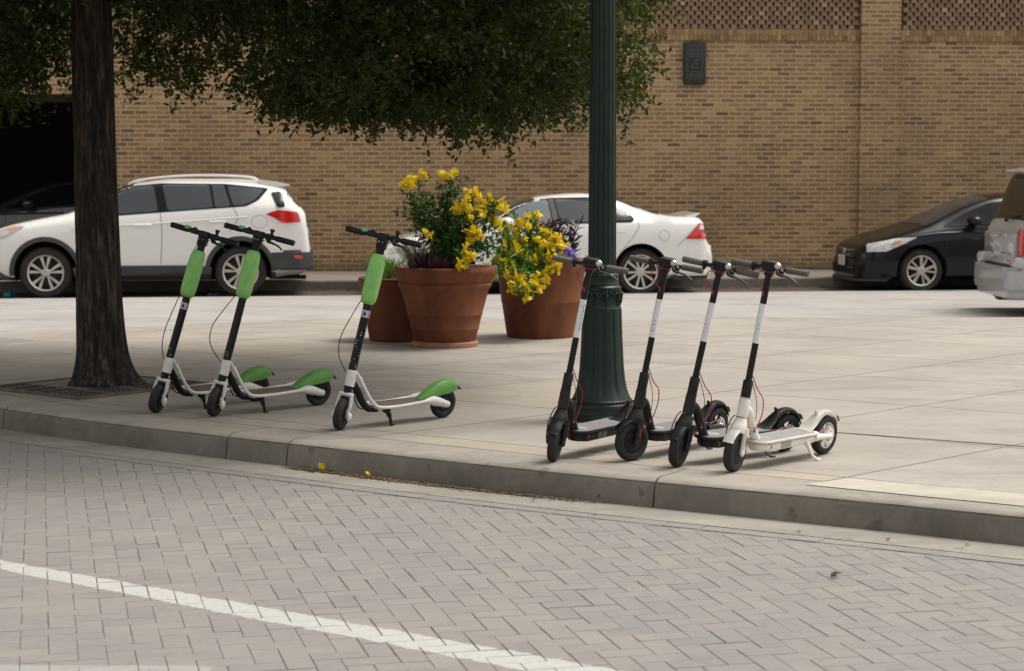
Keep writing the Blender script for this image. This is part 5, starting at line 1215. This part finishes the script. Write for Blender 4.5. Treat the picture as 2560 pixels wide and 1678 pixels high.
# purple heart: jointed stems with long narrow leaves
t=thing('purple_plant','dark purple plant with narrow pointed leaves between the yellow shrub and the post','purple plant',(.36,18.1,.70)); bm=bmesh.new(); P=[];D=[]
for _ in range(64):
    a=rs.uniform(0,2*PI); r0=rs.uniform(.0,.2); o=Vector((r0*math.cos(a),r0*math.sin(a),0)); hh=rs.uniform(.10,.37); tip=o+Vector((rs.uniform(-.15,.15),rs.uniform(-.15,.1),hh)); c=curve_pts(o,tip,.05,7); tube(bm,c,.005,5,cap=False)
    for k in range(1,7):
        for _q in range(2):
            d=np.array(rs.normal(size=3)); d[2]=abs(d[2])*.5+.3; P.append(np.array(c[k])); D.append(d)
finish('stems',bm,M['purpleleaf'],t); P=np.array(P);D=np.array(D); V,F=leaves(P,D,rs.uniform(.08,.15,len(P)),rs.uniform(.018,.028,len(P)),rs=rs); np_mesh('foliage',V,F,M['purpleleaf'],t)
t=thing('violet_flowers','small mound of pale violet flowers beside the scooter grip at the right pot','flowers',(.47,17.80,.765))
P=rs.normal(size=(60,3))*[.08,.05,.02]; V,F=leaves(P,rs.normal(size=(60,3)),rs.uniform(.03,.06,60),rs.uniform(.01,.02,60),rs=rs); np_mesh('foliage',V,F,M['shrubleaf'],t)
clusters(t,[(-.10,-.02,.02),(-.06,-.03,.05),(-.02,-.03,.07),(.02,-.03,.06),(.05,-.02,.03),(-.04,-.05,.03),(.0,-.05,.04),(.08,-.02,.01)],M['violet'],rad=.035)

# ================================================================ TREE
tree=thing('tree','dark leafy tree with furrowed trunk overhanging the plaza at left','tree',(-2.96,14.0,0))
bm=bmesh.new(); seg=64; rings=[]
prof=[(0,.265,.0),(.02,.255,0),(.05,.235,0),(.10,.213,0),(.17,.196,0),(.26,.184,0),(.4,.176,0),(.6,.170,.0),(.9,.164,.0),(1.3,.159,.0),(1.8,.154,0),(2.3,.150,0),(2.8,.146,0),(3.3,.142,0),(3.8,.13,0)]
pz=[p[0] for p in prof]; 
for i in range(90):
    z=3.8*(i/89)**1.3; r_=float(np.interp(z,pz,[p[1] for p in prof])); ring=[]
    for k in range(seg):
        a=2*PI*k/seg; fl_=math.exp(-z/.16); q=r_*.95*(1+fl_*(.10*math.cos(5*a+.6)+.08*math.cos(3*a-1)+.20*max(0,math.cos(a-.1))**3))
        q*=1+.022*math.sin(9*a+2.2*math.sin(z*1.7)+z)+.018*math.sin(17*a+z*2.3)+.012*math.sin(29*a-z*3.1)
        ring.append(bm.verts.new((q*math.cos(a)-.012*z,q*math.sin(a),z)))
    rings.append(ring)
for A,B in zip(rings,rings[1:]):
    for k in range(seg): bm.faces.new((A[k],A[(k+1)%seg],B[(k+1)%seg],B[k]))
finish('trunk',bm,M['bark'],tree,smooth=70)
# limbs
tx=-.04; limbs=[]
def limb(a,b,sag,r0,r1,n=12):
    c=curve_pts(a,b,sag,n); j=[p+Vector(rs.normal(size=3)*.025) if 0<i<n-1 else p for i,p in enumerate(c)]; limbs.append((j,r0,r1)); return j
main=[limb((tx,0,3.1),(3.8,.6,3.3),.9,.075,.02),limb((tx,0,2.9),(2.6,-1.0,2.8),.7,.06,.018),limb((tx,0,3.3),(3.0,2.0,3.2),.8,.06,.018),limb((tx,0,3.0),(-2.4,.4,3.0),.7,.06,.018),limb((tx,0,3.4),(-1.6,-1.6,3.6),.8,.05,.015),limb((tx,0,3.5),(1.0,.2,5.4),.3,.09,.02),limb((tx,0,3.4),(-1.5,1.8,4.0),.6,.05,.015),limb((tx,0,3.2),(1.6,-2.2,3.5),.7,.05,.015)]
# lower skirt of the crown: height of the hanging edge along X (metres)
SX=[-9,-4.2,-3.65,-3.2,-2.85,-2.51,-2.31,-2.1,-1.94,-1.69,-1.52,-1.2,-.89,-.59,-.29,-.03,.19,.34,.46,.54,.66,.74,.915,.97,1.0,1.3]
SZ=[2.3,2.02,1.98,1.97,1.98,1.94,2.04,2.32,2.02,1.92,1.88,1.83,1.86,1.76,1.72,1.75,1.79,1.85,1.98,2.10,1.86,1.85,1.86,2.1,2.5,3.0]
LP=[];LD=[];LL=[]; TW=[]
def sprays(p,d,n,ln,s_,twig=True):
    """thin twigs carrying alternate leaves, grown for many starting points at once"""
    p=np.array(p,float); d=np.array(d,float); d/=np.linalg.norm(d,axis=1,keepdims=True); N=len(p); ln=np.broadcast_to(ln,(N,))[:,None]; pts=[p.copy()]
    for k in range(n):
        d=d+rs.normal(size=(N,3))*.16; d[:,2]-=.06; d/=np.linalg.norm(d,axis=1,keepdims=True); p=p+d*ln/n; pts.append(p.copy())
        for _ in range(2):
            LP.append(p+rs.normal(size=(N,3))*.006); LD.append(d*.5+rs.normal(size=(N,3))*.75); LL.append(s_*rs.uniform(.65,1.25,N))
    if twig: TW.append(np.stack(pts,1))
ox,oy=-2.96,14.0
cen=[]
while len(cen)<800:
    X=rs.uniform(-5.4,1.08); Y=14.2+rs.normal()*1.05
    if Y<12.5 or Y>17: continue
    zl=np.interp(X,SX,SZ)+.10*abs(Y-14.1); u=rs.rand()
    z=zl+.20+abs(rs.normal())*.15+.10*math.sin(X*5.1+1)*math.sin(X*2.3) if u<.30 else zl+.30+rs.rand()*1.25
    if X>.55 and (z>zl+1.2 or rs.rand()<.35 or (2.02<z<2.20 and rs.rand()<.7)): continue
    if -2.35<X<-2.0 and z<zl+.35 and rs.rand()<.6: continue
    den=math.sin(X*2.1+1.0)*math.sin(z*3.3+X)+.4*math.sin(X*5.3-z*4)
    if den<(-.25 if X<-1.6 else -.75) and rs.rand()<.85: continue
    xs_=X*14/Y
    if xs_>.93: continue
    if Y<14.5 and -3.60<xs_<-2.38: continue
    cen.append((X-ox,Y-oy,z,rs.uniform(.07,.15)))
cen=np.array(cen); m=17; base=np.repeat(cen,m,axis=0); o=rs.normal(size=(len(base),3))*[1,1,.75]
p=base[:,:3]+o*base[:,3:4]; zf=np.interp(p[:,0]+ox,SX,SZ)+.10*abs(p[:,1]+oy-14.1); kk=p[:,2]>zf+.08; base,o,p=base[kk],o[kk],p[kk]; d=o*.45+rs.normal(size=o.shape)*.35; d[:,2]-=.55
sprays(p,d,6,rs.uniform(.12,.30,len(p)),.050)
# clusters of finer leaves further in, closing the view through the crown
n=1900; X=rs.uniform(-6,.6,n); Y=rs.uniform(14.8,17.6,n); z=np.interp(X,SX,SZ)+.55+rs.rand(n)*1.6
kx=((X>-1.7)|(rs.rand(n)<.22))&(X<.45); X,Y,z=X[kx],Y[kx],z[kx]
sprays(np.stack([X-ox,Y-oy,z],1),rs.normal(size=(len(X),3)),6,.32,.066,False)
# upper crown that shades the plaza
X=rs.uniform(-7.2,1.9,26000); Y=rs.uniform(10.6,18.0,26000); z=rs.uniform(3.0,5.8,26000)
e=((X+2.2)/4.7)**2+((Y-14.3)/3.7)**2+((z-3.3)/2.7)**2; k_=np.where((e<1)&(z>3.0+.9*np.clip(X+.2,0,9))&(z>3.0+.42*np.clip(Y-13.5,0,9)*(X>-.5)))[0][:7200]
dd=rs.normal(size=(len(k_),3)); dd[:,2]-=.3
sprays(np.stack([X[k_]-ox,Y[k_]-oy,z[k_]],1),dd,6,.5,.088,False)
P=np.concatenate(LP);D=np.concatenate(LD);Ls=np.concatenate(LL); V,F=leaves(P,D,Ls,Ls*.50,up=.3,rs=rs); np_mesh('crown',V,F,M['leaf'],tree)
twigs=list(TW[0])
TV=[];TF=[];c_=0
for pts in twigs[::4]:
    a=np.array(pts); 
    for p,q in zip(a[:-1:2],a[2::2]):
        d=q-p; s_=np.cross(d,[.3,.9,.2]); s_/=np.linalg.norm(s_)+1e-9; u=np.cross(d,s_); u/=np.linalg.norm(u)+1e-9; w_=.0018
        ring=[s_*w_,(-.5*s_+.87*u)*w_,(-.5*s_-.87*u)*w_]
        for r_ in ring: TV.append(p+r_)
        for r_ in ring: TV.append(q+r_)
        for k in range(3): TF.append([c_+k,c_+(k+1)%3,c_+3+(k+1)%3,c_+3+k])
        c_+=6
np_mesh('twigs',TV,TF,M['bark'],tree)
for j in list(main):
    for k in range(5):
        i=rs.randint(3,11); a=j[i]; b=a+Vector((rs.uniform(-.7,.9),rs.uniform(-.7,.7),rs.uniform(-1.0,-.1))); 
        if b.z<2.05: b.z=2.05
        b.x=min(b.x,3.6)
        limb(a,b,.15,.022,.006,8)
bm=bmesh.new()
for j,r0,r1 in limbs: tube(bm,j,[r0+(r1-r0)*i/(len(j)-1) for i in range(len(j))],10)
finish('branches',bm,M['bark'],tree)
# tree grate
gt=thing('tree_grate','square cast iron grate with rusty rim around the tree trunk','tree grate'); ga=math.atan2(.78,.62)
gt.matrix_basis=Matrix.Translation((-2.93,13.14,0))@Matrix.Rotation(ga,4,'Z')
bm=bmesh.new(); box(bm,(.01,.01,.002),(1.15,1.02,.014))
for i in range(26):
    for j in range(6):
        if j<6 and (i%7!=6): box(bm,(.06+i*.042,.05+j*.055,.0135),(.078+i*.042,.085+j*.055,.0165),mi=1)
for j in range(22):
    for i in range(5):
        if j%6!=5: box(bm,(.05+i*.055,.40+j*.028,.0135),(.085+i*.055,.412+j*.028,.0165),mi=1)
finish('plate',bm,[M['grate'],M['hole']],gt,smooth=0)
bm=bmesh.new()
for a,b in (((-.012,-.012,0),(1.17,.012,.022)),((-.012,.012,0),(.012,1.04,.022)),((1.148,.012,0),(1.17,1.04,.022)),((.012,1.018,0),(1.148,1.04,.022))): box(bm,a,b)
finish('rim',bm,M['rust'],gt,smooth=0)
# round utility cover at the far left of the plaza
bm=bmesh.new(); lathe(bm,[(.001,.006),(.27,.006),(.30,.004),(.305,0)],48); o=finish('manhole_cover',bm,M['greyrefl']); o.location=(-4.62,17.6,.0); tag(o,'round grey utility cover set in the pale concrete left of the trunk','manhole cover')

# ================================================================ LITTER
cup=thing('plastic_cup','bright blue plastic cup lying by the front wheel of the white SUV','litter',(-7.02,27.15,LZ+.04)); cup.rotation_euler=(R(80),0,R(60))
bm=bmesh.new(); lathe(bm,[(.001,-.07),(.034,-.07),(.036,-.065),(.047,.06),(.05,.065),(.05,.07),(.045,.07),(.033,-.06)],24); finish('cup_wall',bm,M['blue'],cup)
bm=bmesh.new(); r3=random.Random(4); g_=[[bm.verts.new((i*.04,j*.035,r3.uniform(0,.05))) for j in range(4)] for i in range(6)]
for i in range(5):
    for j in range(3): bm.faces.new((g_[i][j],g_[i+1][j],g_[i+1][j+1],g_[i][j+1]))
bmesh.ops.solidify(bm,geom=bm.faces[:],thickness=.002); o=finish('crumpled_wrapper',bm,M['bluewrap'],smooth=0); o.location=(-4.28,27.25,LZ+.01); tag(o,'crumpled blue and white wrapper under the white SUV','litter')
bm=bmesh.new()
for _ in range(900):
    x=rs.uniform(-9,9); y=kerbY(x)-abs(rs.normal())*.12-.02; s_=rs.uniform(.01,.03); a=rs.uniform(0,6.28)
    v=[bm.verts.new((x+s_*math.cos(a+q),y+s_*math.sin(a+q)*.8,LZ+.006+rs.uniform(0,.015))) for q in (0,1.6,3.1,4.7)]; bm.faces.new(v)
tag(finish('leaf_litter',bm,M['litter'],smooth=0),'dry brown leaf litter lying along the far kerb','leaf litter',kind='stuff')
bm=bmesh.new()
Kl=offs(K,-.048)
for _ in range(2600):
    s_=s_at((-1.25,11.1))+rs.beta(1.2,1.9)*2.1; p=K_at(Kl,s_)+Vector((rs.normal()*.022,rs.normal()*.022,-.147)); a=rs.uniform(0,6.28); q0=rs.uniform(.005,.017)
    v=[bm.verts.new(p+Vector((q0*math.cos(a+q),q0*.7*math.sin(a+q),rs.uniform(0,.006)))) for q in (0,1.5,3.0,4.6)]; bm.faces.new(v)
tag(finish('kerb_debris',bm,M['grime'],smooth=0),'thin line of brown debris caught in the gutter below the near kerb','debris',kind='stuff')
bm=bmesh.new()
for _ in range(420):
    y=rs.uniform(9.3,18.5); x=rs.uniform(-.3,.3)*y; p=Vector((x,y,.003))
    dK=min((q.x-x)**2+(q.y-y)**2 for q in K[::4]); 
    near=[q for q in K if abs(q.x-x)<.12]
    if near and y<near[0].y+.15: continue
    a=rs.uniform(0,6.28); q0=rs.uniform(.002,.007)
    v=[bm.verts.new(p+Vector((q0*math.cos(a+q),q0*.6*math.sin(a+q),.002))) for q in (0,1.5,3.0,4.6)]; bm.faces.new(v)
tag(finish('plaza_grit',bm,M['grime'],smooth=0),'tiny dark specks of grit and leaf bits scattered on the plaza','grit',kind='stuff')
def petal(x,y,z,s,m,name,label,cat,flowers=False,group=None,seed=0):
    r_=np.random.RandomState(seed+40); 
    if flowers: V,F=flower_cluster_mesh(seed,.012,3); V=V*s
    else:
        n=2; P=r_.normal(size=(n,3))*.003; P[:,2]=abs(P[:,2]); Dd=r_.normal(size=(n,3)); Dd[:,2]*=.15; V,F=leaves(P,Dd,np.full(n,s),np.full(n,s*.5),up=2,rs=r_)
    V[:,2]=V[:,2]-V[:,2].min()+.002; o=np_mesh(name,V,F,m); o.location=(x,y,z); return tag(o,label,cat,group)
for i,(s0_,d_,lb) in enumerate(((s_at((-.97,10.95)),-.05,'yellow fallen flower in the gutter, left one of the pair below the kerb'),(s_at((-.79,10.79)),-.05,'yellow fallen flower in the gutter, right one of the pair below the kerb'))):
    pass
petal(-1.08,11.05-.07,-.148,.75,M['yellow'],'fallen_flower','bright yellow fallen flower in the gutter, left of its pair','fallen flower',True,seed=2)
petal(-.80,10.78-.02,-.148,.65,M['yellow'],'fallen_flower','smaller yellow fallen flower in the gutter, right of its pair','fallen flower',True,seed=3)
petal(1.345,8.12,-.150,.055,M['brownleaf'],'fallen_leaf','curled dark leaf lying alone on the brick road at right','fallen leaf',seed=5)
K2=offs(K,-.20)
lf=[(s_at((1.9,9.05)),-.22),(s_at((2.15,8.9)),-.14),(s_at((1.5,9.3)),-.25),(s_at((.2,10.1)),-.2),(s_at((-.2,10.4)),-.12),(s_at((-1.75,11.5)),-.12)]
for i,(s_,d) in enumerate(lf):
    p=K_at(offs(K,d),s_); petal(p.x,p.y,-.148,.03,M['deadleaf'],'fallen_leaf','small dry reddish leaf lying on the pale gutter strip','fallen leaf',group='dry leaves scattered along the gutter',seed=10+i)
